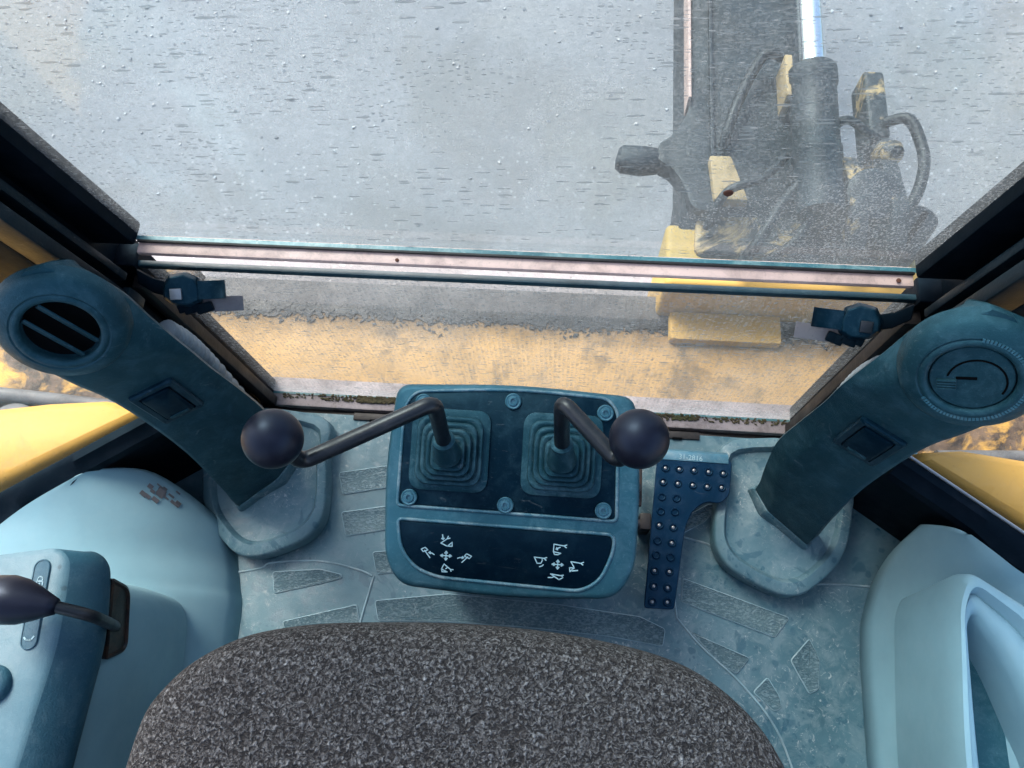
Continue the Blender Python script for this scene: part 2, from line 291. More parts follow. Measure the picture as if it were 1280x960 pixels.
def dirty_glass(name, haze, tint, grime_low=0.0, zlow=0.0, zspan=0.05, drops=1.0, fine=0.60, fgate=0.34):
    """clear tinted pane with a film of dried dust, rain streaks and droplets on its outer face"""
    n = N(name)
    film = n.ramp(n.noise(5, 3, 0.6, 0.5), (0.30, haze * 0.45), (0.70, haze * 1.65))
    wipe = n.noise(14, 3, 0.6, 0.6, vec=n.co((0.45, 1, 1.6), (0, 0.35, 0)))
    film = n.math('ADD', film, n.math('MULTIPLY', n.ramp(wipe, (0.45, 0.0), (0.75, 1.0)), haze * 0.08))
    spk = n.ramp(n.noise(430, 1, 0.7), (0.47, 0.0), (0.66, 1.0))
    film = n.math('MULTIPLY', film, n.math('ADD', n.math('MULTIPLY', spk, 0.85), 0.72))
    if grime_low > 0:
        sep = n.new('SeparateXYZ'); n.l.new(n.tc.outputs['Object'], sep.inputs[0])
        zz = n.math('ADD', sep.outputs['Z'], n.math('MULTIPLY', n.noise(16, 2), 0.05))
        low = n.ramp(n.math('DIVIDE', n.math('SUBTRACT', zz, zlow), zspan), (0.3, grime_low), (0.8, 0.0))
        film = n.math('ADD', film, low)
    # droplet streaks: short and nearly level
    sp3 = n.new('SeparateXYZ'); n.l.new(n.tc.outputs['Object'], sp3.inputs[0])
    def dash(sx, sz, slope, size, keep, seed, gs, g0):
        cb = n.new('CombineXYZ')
        n.l.new(n.math('MULTIPLY', sp3.outputs['X'], sx), cb.inputs[0])
        n.l.new(n.math('MULTIPLY', n.math('ADD', sp3.outputs['Z'], n.math('MULTIPLY', sp3.outputs['X'], slope)), sz), cb.inputs[1])
        ad = n.new('VectorMath', operation='ADD'); n.l.new(cb.outputs[0], ad.inputs[0]); ad.inputs[1].default_value = (seed, seed * 1.7, 0)
        v = n.new('TexVoronoi', voronoi_dimensions='2D'); n.l.new(ad.outputs[0], v.inputs['Vector']); v.inputs['Scale'].default_value = 1.0
        sc_ = n.new('SeparateColor'); n.l.new(v.outputs['Color'], sc_.inputs[0])
        rad_ = n.math('MULTIPLY', n.math('SUBTRACT', sc_.outputs[0], 1.0 - keep, True), size / keep)
        m = n.math('MULTIPLY', n.math('SUBTRACT', rad_, v.outputs['Distance'], True), 24.0, True)
        g = n.ramp(n.noise(gs, 2, 0.6, vec=n.co(loc=(seed, 0, 0))), (g0, 0.0), (g0 + 0.12, 1.0))
        return n.math('MULTIPLY', m, g)
    dk = n.math('MAXIMUM', dash(52, 300, -0.06, 0.48, 0.20, 3.1, 4, 0.38), dash(150, 640, -0.04, 0.5, fine, 8.3, 5, fgate))
    lt = n.math('MAXIMUM', dash(62, 360, -0.05, 0.40, 0.24, 5.7, 4, 0.38), dash(140, 640, -0.04, 0.5, 0.42, 1.9, 6, 0.42))
    dk = n.math('MULTIPLY', dk, 0.66 * drops); lt = n.math('MULTIPLY', lt, 0.20 * drops)
    fac = n.math('MAXIMUM', n.math('MAXIMUM', film, dk), n.math('MAXIMUM', lt, film), clamp=True)
    dcol = n.mix(dk, (0.40, 0.44, 0.46, 1), (0.012, 0.028, 0.04, 1))
    dcol = n.mix(lt, dcol, (0.80, 0.82, 0.83, 1))
    dif = n.new('BsdfDiffuse'); n.l.new(dcol, dif.inputs['Color'])
    trl = n.new('BsdfTranslucent'); n.l.new(dcol, trl.inputs['Color'])
    dm = n.new('MixShader'); dm.inputs[0].default_value = 0.6; n.l.new(dif.outputs[0], dm.inputs[1]); n.l.new(trl.outputs[0], dm.inputs[2])
    tr = n.new('BsdfTransparent'); tr.inputs['Color'].default_value = tint
    m1 = n.new('MixShader'); n.l.new(fac, m1.inputs[0]); n.l.new(tr.outputs[0], m1.inputs[1]); n.l.new(dm.outputs[0], m1.inputs[2])
    fr = n.new('Fresnel'); fr.inputs['IOR'].default_value = 1.45
    gl = n.new('BsdfGlossy'); gl.inputs['Roughness'].default_value = 0.08
    m2 = n.new('MixShader'); n.l.new(n.math('MULTIPLY', fr.outputs[0], 0.08), m2.inputs[0]); n.l.new(m1.outputs[0], m2.inputs[1]); n.l.new(gl.outputs[0], m2.inputs[2])
    n.l.new(m2.outputs[0], n.out.inputs['Surface'])
    return n.m
MT['glass_up'] = dirty_glass('dirty_upper_glass', 0.175, (0.455, 0.555, 0.590, 1), fine=0.26, fgate=0.42)
MT['glass_low'] = dirty_glass('dirty_lower_glass', 0.14, (0.60, 0.61, 0.605, 1), fine=0.55, fgate=0.28, grime_low=0.35, zlow=0.0, zspan=0.09)
MT['glass_side'] = dirty_glass('side_glass', 0.02, (0.95, 0.97, 0.97, 1), drops=0.0)

def clear_glass():
    n = N('clear_glass_face')
    tr = n.new('BsdfTransparent'); tr.inputs['Color'].default_value = (0.97, 0.99, 0.99, 1)
    fr = n.new('Fresnel'); fr.inputs['IOR'].default_value = 1.45
    gl = n.new('BsdfGlossy'); gl.inputs['Roughness'].default_value = 0.03
    m2 = n.new('MixShader'); n.l.new(n.math('MULTIPLY', fr.outputs[0], 0.08), m2.inputs[0]); n.l.new(tr.outputs[0], m2.inputs[1]); n.l.new(gl.outputs[0], m2.inputs[2])
    n.l.new(m2.outputs[0], n.out.inputs['Surface'])
    return n.m
MT['glass_clear'] = clear_glass()
MT['glass_edge'] = plastic('green_glass_edge', (0.05, 0.15, 0.17, 1), 0.25, 0.35, dust=(0.35, 0.45, 0.42, 1), dust_amt=0.5, grain=120, gstr=0.2)
MT['trim'] = plastic('teal_edge_trim', (0.006, 0.030, 0.042, 1), 0.45, 0.3, dust_amt=0.06)

# ------------------------------------------------------------------ mesh helpers
def root_of(o):
    while o.parent: o = o.parent
    return o
def tag(o, label=None, cat=None, group=None, kind=None):
    for k, v in (('label', label), ('category', cat), ('group', group), ('kind', kind)):
        if v: o[k] = v
    return o
def empty(name, loc, label, cat, group=None):
    o = bpy.data.objects.new(name, None); COL.objects.link(o); o.location = loc
    o.empty_display_size = 0.05
    return tag(o, label, cat, group)
def link(name, me, parent=None, loc=(0, 0, 0)):
    o = bpy.data.objects.new(name, me); COL.objects.link(o); o.parent = parent; o.location = loc
    return o

class MB:
    """collects vertices and faces in world coordinates, builds ONE mesh object"""
    def __init__(s): s.v = []; s.f = []; s.mi = []
    def add(s, verts, faces, mi=0):
        b = len(s.v); s.v += [Vector(v) for v in verts]
        for f in faces: s.f.append([b + i for i in f]); s.mi.append(mi)
        return s
    def box(s, a, b, mi=0):
        x0, y0, z0 = a; x1, y1, z1 = b
        return s.add([(x0, y0, z0), (x1, y0, z0), (x1, y1, z0), (x0, y1, z0), (x0, y0, z1), (x1, y0, z1), (x1, y1, z1), (x0, y1, z1)],
                     [(0, 3, 2, 1), (4, 5, 6, 7), (0, 1, 5, 4), (1, 2, 6, 5), (2, 3, 7, 6), (3, 0, 4, 7)], mi)
    def obox(s, c, ex, ey, ez, hx, hy, hz, mi=0):
        c = Vector(c); vs_ = []
        for sz in (-1, 1):
            for sx, sy in ((-1, -1), (1, -1), (1, 1), (-1, 1)): vs_.append(c + ex * hx * sx + ey * hy * sy + ez * hz * sz)
        return s.add(vs_, [(0, 3, 2, 1), (4, 5, 6, 7), (0, 1, 5, 4), (1, 2, 6, 5), (2, 3, 7, 6), (3, 0, 4, 7)], mi)
    def loft(s, rings, cap0=True, cap1=True, closed=True, mi=0):
        n = len(rings[0]); vs_ = [p for r_ in rings for p in r_]; fs = []
        for i in range(len(rings) - 1):
            for j in range(n if closed else n - 1):
                k = (j + 1) % n
                fs.append((i * n + j, i * n + k, (i + 1) * n + k, (i + 1) * n + j))
        if closed and cap0: fs.append(tuple(reversed(range(n))))
        if closed and cap1: fs.append(tuple((len(rings) - 1) * n + j for j in range(n)))
        return s.add(vs_, fs, mi)
    def prism(s, pts, z0, z1, mi=0):
        """pts: list of (x, y); z0, z1: numbers or functions of (x, y)"""
        f = lambda z, p: z(*p) if callable(z) else z
        return s.loft([[(p[0], p[1], f(z0, p)) for p in pts], [(p[0], p[1], f(z1, p)) for p in pts]], mi=mi)
    def tube(s, path, rad, n=14, mi=0, cap=True):
        path = [Vector(p) for p in path]; rad = rad if isinstance(rad, (list, tuple)) else [rad] * len(path)
        rings = []; up = None
        for i, p in enumerate(path):
            d = (path[min(i + 1, len(path) - 1)] - path[max(i - 1, 0)]).normalized()
            if up is None:
                up = Vector((0, 0, 1)) if abs(d.z) < 0.9 else Vector((1, 0, 0))
            e1 = (up - d * up.dot(d)).normalized(); e2 = d.cross(e1); up = e1
            rings.append([p + (e1 * math.cos(a) + e2 * math.sin(a)) * rad[i] for a in (2 * math.pi * k / n for k in range(n))])
        return s.loft(rings, cap, cap, mi=mi)
    def lathe(s, prof, c, axis, n=32, mi=0):
        c = Vector(c); ax = Vector(axis).normalized()
        e1 = ax.orthogonal().normalized(); e2 = ax.cross(e1)
        rings = [[c + ax * h + (e1 * math.cos(a) + e2 * math.sin(a)) * max(r_, 1e-5) for a in (2 * math.pi * k / n for k in range(n))] for r_, h in prof]
        return s.loft(rings, True, True, mi=mi)
    def build(s, name, mat, parent=None, bevel=0.0, seg=2, smooth=True, ang=38, origin=None, noise=0.0, nscale=6.0):
        base = root_of(parent).location.copy() if parent else Vector((0, 0, 0))
        if origin is not None: base = Vector(origin)
        bm = bmesh.new()
        vv = [bm.verts.new(p - base) for p in s.v]
        for f, mi in zip(s.f, s.mi):
            try: fc = bm.faces.new([vv[i] for i in f]); fc.material_index = mi
            except ValueError: pass
        bmesh.ops.remove_doubles(bm, verts=bm.verts, dist=1e-6)
        bmesh.ops.recalc_face_normals(bm, faces=bm.faces)
        if bevel > 0:
            ed = [e for e in bm.edges if len(e.link_faces) == 2 and e.calc_face_angle(0) > R(32)]
            bmesh.ops.bevel(bm, geom=ed, offset=bevel, segments=seg, profile=0.6, affect='EDGES', clamp_overlap=True)
        if noise > 0:
            for v in bm.verts: v.co += mnoise.noise_vector((v.co + base) * nscale) * noise
        me = bpy.data.meshes.new(name); bm.to_mesh(me); bm.free()
        for m in (mat if isinstance(mat, (list, tuple)) else [mat]): me.materials.append(m)
        if smooth:
            me.polygons.foreach_set('use_smooth', [True] * len(me.polygons)); me.set_sharp_from_angle(angle=R(ang))
        o = bpy.data.objects.new(name, me); COL.objects.link(o)
        if parent:
            o.parent = parent
            o.location = (0, 0, 0) if origin is None else base - root_of(parent).location
        else: o.location = base
        return o

def catmull(pts, k=6, closed=False):
    pts = [Vector(p) for p in pts]; n = len(pts); out = []
    rng = n if closed else n - 1
    for i in range(rng):
        g = lambda j: pts[j % n] if closed else pts[max(0, min(n - 1, j))]
        p0, p1, p2, p3 = g(i - 1), g(i), g(i + 1), g(i + 2)
        for q in range(k):
            t = q / k
            out.append(0.5 * ((2 * p1) + (p2 - p0) * t + (2 * p0 - 5 * p1 + 4 * p2 - p3) * t * t + (3 * p1 - p0 - 3 * p2 + p3) * t ** 3))
    if not closed: out.append(pts[-1])
    return out
def round_poly(pts, r, seg=5):
    """round the corners of a 2D polygon; r is a number or a list"""
    out = []; n = len(pts)
    for i in range(n):
        p = Vector(pts[i][:2]); a = Vector(pts[i - 1][:2]) - p; b = Vector(pts[(i + 1) % n][:2]) - p
        rr = r[i] if isinstance(r, (list, tuple)) else r
        d = min(rr, a.length * 0.49, b.length * 0.49)
        if d < 1e-5: out.append(tuple(p)); continue
        p0 = p + a.normalized() * d; p2 = p + b.normalized() * d
        for k in range(seg + 1):
            t = k / seg; q = p0 * (1 - t) ** 2 + p * 2 * t * (1 - t) + p2 * t * t
            out.append((q.x, q.y))
    return out
def inset(pts, d):
    """inset a counter-clockwise or clockwise 2D polygon towards its inside by d"""
    n = len(pts); area = sum(pts[i][0] * pts[(i + 1) % n][1] - pts[(i + 1) % n][0] * pts[i][1] for i in range(n))
    sgn = 1 if area > 0 else -1; out = []
    for i in range(n):
        p = Vector(pts[i]); a = (p - Vector(pts[i - 1])); b = (Vector(pts[(i + 1) % n]) - p)
        if a.length < 1e-9: a = b
        if b.length < 1e-9: b = a
        na = Vector((-a.y, a.x)).normalized() * sgn; nb = Vector((-b.y, b.x)).normalized() * sgn
        m = (na + nb); m = m.normalized() if m.length > 1e-6 else na
        k = d / max(0.4, m.dot(na)); out.append((p.x + m.x * k, p.y + m.y * k))
    return out
def strokes(mb, lines, O, ex, ey, ez, scale, wid, h=0.0004):
    """thin printed strokes: every line is a polyline of (x, y) drawn in the plane O, ex, ey"""
    for ln in lines:
        for (ax, ay), (bx, by) in zip(ln[:-1], ln[1:]):
            a = O + ex * ax * scale + ey * ay * scale; b = O + ex * bx * scale + ey * by * scale
            d = b - a; L = d.length
            if L < 1e-7: continue
            d.normalize(); s_ = ez.cross(d)
            mb.obox((a + b) / 2, d, s_, ez, L / 2 + wid * 0.35, wid / 2, h)
MIR = lambda v: Vector((-v[0], v[1], v[2]))

# ------------------------------------------------------------------ ground outside
GZ = -1.1
mb = MB(); mb.add([(-60, -60, GZ), (60, -60, GZ), (60, 60, GZ), (-60, 60, GZ)], [(0, 1, 2, 3)])
tag(mb.build('ground', MT['ground'], smooth=False), 'grey damp concrete yard behind the machine', None, None, 'structure')
rnd = random.Random(11)
mb = MB()
for i in range(20000):
    x = rnd.uniform(-3.6, 3.4); y = rnd.uniform(1.0, 4.2)
    dens = 0.5 + 0.5 * mnoise.noise((x * 0.9 + 3, y * 0.9, 0.3))
    dens *= 0.05 + 0.95 * max(0, min(1, (y - 1.5) / 0.9)) * (0.35 + 0.65 * max(0, min(1, (1.2 - x) / 2.2)))
    if rnd.random() > dens * 1.1: continue
    s_ = 0.0030 + 0.0085 * rnd.random() ** 3.0
    a = rnd.uniform(0, 6.28); st = rnd.uniform(0.6, 1.0)
    base = []
    for k in range(6):
        t = k / 6 * 6.283 + rnd.uniform(-0.3, 0.3); rr = s_ * rnd.uniform(0.75, 1.15)
        px, py = rr * math.cos(t), rr * st * math.sin(t)
        base.append((px * math.cos(a) - py * math.sin(a), px * math.sin(a) + py * math.cos(a)))
    lo = [(x + p[0], y + p[1], GZ - 0.001) for p in base]; hi = [(x + p[0] * 0.62, y + p[1] * 0.62, GZ + s_ * 0.55) for p in base]
    mb.loft([lo, hi], False, True)
tag(mb.build('loose_gravel', MT['stone'], ang=20), 'loose pale gravel scattered over the concrete yard', 'gravel', None, 'stuff')

# ------------------------------------------------------------------ cab floor: mat with embossed treads
floor = MB()
floor.box((-0.66, -0.95, -0.05), (0.66, 0.372, 0.0))
FL = tag(floor.build('cab_floor', MT['mat'], bevel=0.004), 'blue grey rubber cab floor mat', None, None, 'structure')
pads = [
    [(-0.311, 0.267), (-0.12, 0.308), (-0.115, 0.270), (-0.299, 0.229)],
    [(-0.297, 0.200), (-0.12, 0.236), (-0.115, 0.199), (-0.283, 0.160)],
    [(-0.235, 0.138), (-0.12, 0.157), (-0.115, 0.122), (-0.223, 0.102)],
    [(-0.396, 0.095), (-0.317, 0.105), (-0.280, 0.099), (-0.279, 0.092), (-0.313, 0.081), (-0.387, 0.060)],
    [(-0.366, 0.019), (-0.248, 0.054), (-0.239, 0.026), (-0.299, -0.005), (-0.350, -0.009)],
    [(-0.220, 0.062), (-0.102, 0.081), (0.078, 0.077), (0.205, 0.068), (0.245, 0.052), (0.241, 0.025), (0.155, 0.034), (0.017, 0.038), (-0.098, 0.037), (-0.211, 0.031)],
    [(0.271, 0.132), (0.437, 0.083), (0.413, 0.051), (0.269, 0.094)],
    [(0.282, 0.051), (0.374, 0.019), (0.353, -0.007), (0.328, 0.007)],
    [(0.434, 0.020), (0.465, 0.055), (0.479, 0.024), (0.475, -0.019), (0.460, -0.027)],
    [(0.376, -0.030), (0.399, -0.006), (0.416, -0.032), (0.419, -0.049), (0.407, -0.055)],
    [(0.250, 0.215), (0.315, 0.255), (0.332, 0.252), (0.306, 0.222), (0.268, 0.200)],
]
for p in pads:
    rp = round_poly(p, 0.005, 3)
    m = MB()
    m.loft([[(x, y, -0.002) for x, y in rp], [(x, y, 0.0016) for x, y in rp], [(x, y, 0.0026) for x, y in inset(rp, 0.0013)]], False, False, mi=1)
    m.loft([[(x, y, 0.0026) for x, y in inset(rp, 0.0013)], [(x, y, 0.0020) for x, y in inset(rp, 0.0026)]], False, True, mi=0)
    m.build('tread_pad', [MT['tread'], MT['treadedge']], FL)
def ridge(path, r, name='seam', mat='mat'):
    q = catmull([(x, y, 0.0008) for x, y in path], 6)
    return MB().tube(q, r * 0.62, 8).build(name, MT['treadedge'], FL)
ridge([(-0.462, 0.088), (-0.416, 0.099), (-0.399, 0.109), (-0.319, 0.117), (-0.255, 0.108), (-0.23, 0.10)], 0.0026)
ridge([(0.27, 0.197), (0.290, 0.193), (0.324, 0.182), (0.380, 0.136), (0.436, 0.128), (0.492, 0.138), (0.568, 0.139)], 0.0026)
ridge([(-0.227, 0.10), (-0.232, 0.07), (-0.24, 0.02), (-0.25, -0.05)], 0.0026)
ridge([(0.262, 0.07), (0.30, 0.03), (0.36, -0.02), (0.41, -0.08), (0.44, -0.16)], 0.0026)
ridge([(0.262, 0.20), (0.258, 0.12), (0.262, 0.07)], 0.0024)
# ------------------------------------------------------------------ cab frame: posts, tracks, sill, roof
CF = empty('cab_frame', (0, 0.42, -0.05), 'black steel cab frame with window posts, tracks and sill round the rear window', 'cab frame')
LEAN = 0.12
def lx(x, z): return x + LEAN * max(0, z - 0.47)
def leanpost(m, x0, x1, y0, y1, z0, z1, s_, mi=0):
    zs = [z0] + ([0.47] if z0 < 0.47 < z1 else []) + [z1]
    m.loft([[(s_ * lx(x0, z), y0, z), (s_ * lx(x1, z), y0, z), (s_ * lx(x1, z), y1, z), (s_ * lx(x0, z), y1, z)] for z in zs], mi=mi)
for s_ in (-1, 1):
    m = MB(); leanpost(m, 0.482, 0.585, 0.345, 0.455, -0.05, 1.62, s_); m.build('post', MT['black'], CF, 0.006)
    # upper rubber lip next to the upper glass
    m = MB(); leanpost(m, 0.433, 0.490, 0.410, 0.440, 0.506, 1.60, s_); m.build('window_seal', MT['rubber'], CF, 0.004)
    # sliding track: a channel with two flanges
    m = MB(); leanpost(m, 0.452, 0.482, 0.376, 0.386, 0.482, 1.60, s_); m.build('track_flange', MT['rail'], CF, 0.002)
    m = MB(); leanpost(m, 0.446, 0.484, 0.346, 0.362, 0.470, 1.60, s_); m.build('track', MT['rail'], CF, 0.003)
    m = MB(); leanpost(m, 0.441, 0.450, 0.341, 0.366, 0.455, 0.487, s_); leanpost(m, 0.441, 0.482, 0.340, 0.347, 0.455, 0.47, s_)
    m.build('track_end', MT['rail'], CF, 0.002)
    # lower jamb: grimy steel strip and rubber beside the lower glass
    m = MB(); leanpost(m, 0.446, 0.466, 0.382, 0.400, -0.01, 0.452, s_); m.build('jamb_strip', MT['brownstrip'], CF, 0.003)
    m = MB(); leanpost(m, 0.455, 0.482, 0.400, 0.432, -0.01, 0.474, s_); m.build('window_seal', MT['rubber'], CF, 0.004)
    m = MB(); leanpost(m, 0.464, 0.490, 0.350, 0.378, -0.02, 0.46, s_); m.build('jamb', MT['black'], CF, 0.006)
    # small bolt heads along the jamb
    for z in (0.34, 0.38):
        MB().lathe([(0.010, 0), (0.010, 0.004), (0.006, 0.006), (0.0, 0.006)], (s_ * 0.474, 0.350, z), (0, -1, 0.15), 16).build('bolt', MT['black'], CF)
    # black corner panel between post and side panel
    m = MB()
    a0, a1 = Vector((s_ * 0.745, 0.125, 0)), Vector((s_ * 0.485, 0.305, 0)); nn = Vector((s_ * 0.57, 0.82, 0)) * 0.02
    m.prism([(a0.x, a0.y), (a1.x, a1.y), ((a1 + nn).x, (a1 + nn).y), ((a0 + nn).x, (a0 + nn).y)], -0.05, 0.195)
    m.build('corner_panel', MT['black'], CF, 0.004)
    m = MB(); m.box((min(s_ * 0.70, s_ * 0.76), -0.95, -0.05), (max(s_ * 0.70, s_ * 0.76), 0.16, 0.20)); m.build('side_sill', MT['black'], CF, 0.005)
    m = MB(); m.box((min(s_ * 0.69, s_ * 0.77), -1.02, -0.05), (max(s_ * 0.69, s_ * 0.77), -0.94, 1.62)); m.build('post', MT['black'], CF, 0.006)
# sill under the lower glass
m = MB(); m.box((-0.478, 0.386, -0.055), (0.478, 0.440, -0.012)); m.build('sill', MT['sillwhite'], CF, 0.004, noise=0.0015, nscale=30)
m = MB(); m.box((-0.60, 0.3735, -0.10), (0.60, 0.3865, -0.026)); m.build('sill_flange', MT['brownstrip'], CF, 0.003)
for s_ in (-1, 1):
    m = MB()
    q = catmull([(s_ * 0.30, 0.374, -0.022), (s_ * 0.36, 0.368, -0.014), (s_ * 0.42, 0.362, -0.004), (s_ * 0.47, 0.352, 0.010)], 5)
    m.tube(q, 0.0075, 8); m.build('sill_lip', MT['brownstrip'], CF)
    m = MB(); m.box((min(s_ * 0.225, s_ * 0.30), 0.362, -0.03), (max(s_ * 0.225, s_ * 0.30), 0.375, 0.004)); m.build('sill_bracket', MT['brownstrip'], CF, 0.002)
    m = MB(); m.box((s_ * 0.262 - 0.008, 0.3606, -0.012), (s_ * 0.262 + 0.008, 0.364, 0.0045)); m.build('slot', MT['hole'], CF)
m = MB(); m.box((-0.80, -1.06, 1.62), (0.80, -0.62, 1.70)); m.box((-0.80, 0.37, 1.62), (0.80, 0.50, 1.70)); m.box((-0.80, -0.62, 1.62), (-0.66, 0.37, 1.70)); m.box((0.66, -0.62, 1.62), (0.80, 0.37, 1.70)); m.build('roof', MT['shell'], CF)  # unseen roof, opened in the middle to let more light down
m = MB(); m.box((-0.655, -0.615, 1.652), (0.655, 0.365, 1.660)); m.build('added_skylight', MT['glass_clear'], CF, smooth=False)  # added skylight, not a known part of the cab, brightens the interior
m = MB(); m.box((-0.58, 0.36, 1.50), (0.58, 0.46, 1.62)); m.build('roof_header', MT['black'], CF, 0.01)
m = MB(); m.box((-0.70, -1.05, -0.05), (0.70, -0.96, 0.55)); m.build('front_bulkhead', MT['shell'], CF, 0.01)
# clump of moss and grit on the sill
mo = MB(); rnd = random.Random(4)
def moss_run(x0, x1, n_, big):
    for i in range(n_):
        x = rnd.uniform(x0, x1); sz = rnd.uniform(0.0012, big)
        mo.obox((x, 0.4045 + rnd.uniform(-0.005, 0.005), -0.011 + sz * 0.4), Vector((1, rnd.uniform(-.5, .5), 0)).normalized(), Vector((0, 1, rnd.uniform(-.4, .4))).normalized(), Vector((0, 0, 1)), sz * rnd.uniform(0.8, 2.2), sz, sz * 0.8)
moss_run(-0.37, -0.30, 60, 0.0016); moss_run(-0.30, -0.23, 150, 0.0026); moss_run(-0.44, -0.37, 30, 0.0012); moss_run(0.20, 0.30, 120, 0.0020); moss_run(0.30, 0.45, 90, 0.0014)
tag(mo.build('moss_and_grit', MT['moss'], bevel=0.0006, seg=1), 'dark moss and grit along the lower window sill', 'moss', None, 'stuff')

# ------------------------------------------------------------------ windows
def pane(name, parent, x0b, x1b, x0t, x1t, y, th, z0, z1, mat_out):
    m = MB()
    v = [(x0b, y, z0), (x1b, y, z0), (x1t, y, z1), (x0t, y, z1), (x0b, y + th, z0), (x1b, y + th, z0), (x1t, y + th, z1), (x0t, y + th, z1)]
    m.add(v, [(0, 1, 2, 3)], 1); m.add(v, [(7, 6, 5, 4)], 0); m.add(v, [(0, 4, 5, 1), (1, 5, 6, 2), (2, 6, 7, 3), (3, 7, 4, 0)], 2)
    return m.build(name, [mat_out, MT['glass_clear'], MT['glass_edge']], parent, smooth=False)
UW = empty('upper_window', (0, 0.41, 0.49), 'large dirty upper rear window with rain streaks and a pinkish metal bottom rail', 'window')
pane('pane', UW, -0.462, 0.462, -0.462 - 0.118, 0.462 + 0.118, 0.4185, 0.006, 0.5042, 1.50, MT['glass_up'])
m = MB(); m.loft([[(x, 0.4025, 0.4958), (x, 0.4265, 0.4985), (x, 0.4265, 0.5035), (x, 0.4028, 0.5030)] for x in (-0.437, 0.437)]); rail = m.build('bottom_rail', MT['alu'], UW, 0.003)
m = MB(); m.box((-0.437, 0.4150, 0.5038), (0.437, 0.4182, 0.5075)); m.build('rail_lip', MT['brownstrip'], rail, 0.001)
m = MB(); m.lathe([(0.0022, 0), (0.0022, 0.001), (0.0, 0.0015)], (-0.13, 0.407, 0.5032), (0, 0, 1), 12); m.build('rivet', MT['stain'], rail)
m = MB(); m.lathe([(0.0026, 0), (0.0026, 0.001), (0.0, 0.0015)], (0.42, 0.408, 0.5042), (0, 0, 1), 12); m.build('rivet', MT['stain'], rail)
m = MB(); m.lathe([(0.005, 0), (0.004, 0.0012), (0.0, 0.0016)], (0.2095, 0.4183, 0.640), (0, -1, 0), 12); m.build('rust_spot', MT['stain'], UW)
LW = empty('lower_window', (0, 0.415, -0.01), 'smaller mud streaked lower rear window behind the control console', 'window')
pane('pane', LW, -0.474, 0.474, -0.474, 0.474, 0.4072, 0.0040, -0.0105, 0.4635, MT['glass_low'])
m = MB(); m.box((-0.466, 0.4050, 0.4575), (0.466, 0.4125, 0.4672)); m.build('edge_trim', MT['trim'], LW, 0.002)
def latch(s_, label):
    c = Vector((s_ * 0.392, 0.374, 0.462))
    L = empty('window_latch', c, label, 'latch', 'latches holding the lower rear window')
    ez = Vector((-s_ * 0.25, -0.42, 0.87)).normalized(); ex = Vector((-s_ * 1.0, 0.10, -0.02 + 0.0)); ex = (ex - ez * ex.dot(ez)).normalized()
    ey = Vector((0, 1, 0.4)); ey = (ey - ez * ey.dot(ez) - ex * ey.dot(ex)).normalized()
    U = 0.00100
    def pt(x, y, z): return c + ex * x * U + ey * y * U + ez * z * U
    m = MB(); pr = [(-22, 8), (-14, 21), (4, 24), (18, 17), (22, 4), (20, -12), (8, -18), (-12, -15), (-22, -6)]
    m.loft([[pt(x * 0.9, y * 0.9, -26) for x, y in pr], [pt(x, y, -4) for x, y in pr], [pt(x, y, 6) for x, y in pr], [pt(x * 0.82, y * 0.82, 13) for x, y in pr]])
    b = m.build('latch_body', MT['switch'], L, 0.002, 3)
    MB().obox(pt(-6, -2, 13), ex, ey, ez, 0.0065, 0.0065, 0.0035).build('bolt', MT['steel'] if s_ < 0 else MT['rod'], b, 0.0012)
    tab = [(18, 8), (30, 7.5), (42, 9), (49, 14), (51, 18)]
    m = MB(); m.loft([[pt(x, -9, z), pt(x, 13, z), pt(x, 13, z + 3.5), pt(x, -9, z + 3.5)] for x, z in tab]); m.build('lever_tab', MT['switch'], L, 0.0008)
    m = MB(); m.loft([[pt(x, -24, -6), pt(x, -6, -6), pt(x, -6, -3), pt(x, -24, -3)] for x in (4, 66)]); m.build('strike_plate', MT['plateclear'], L, 0.0006)
    m = MB(); m.loft([[pt(x, y - 10, -14), pt(x, y + 8, -14), pt(x, y + 8, -2), pt(x, y - 10, -2)] for x, y in ((-14, 4), (-34, 10), (-52, 22))]); m.build('bracket', MT['black'], L, 0.003)
    m = MB()
    for k in range(5): m.obox(pt(-2 + 7 * k, -18 - 2 * (k % 2), -1), (ex + ey * 0.3).normalized(), (ey - ex * 0.3).normalized(), ez, 0.0058, 0.006, 0.008)
    m.build('cam', MT['black'], L, 0.002)
latch(-1, 'black latch with a bright bolt on the left edge of the lower window')
latch(1, 'black latch with a dark square bolt on the right edge of the lower window')
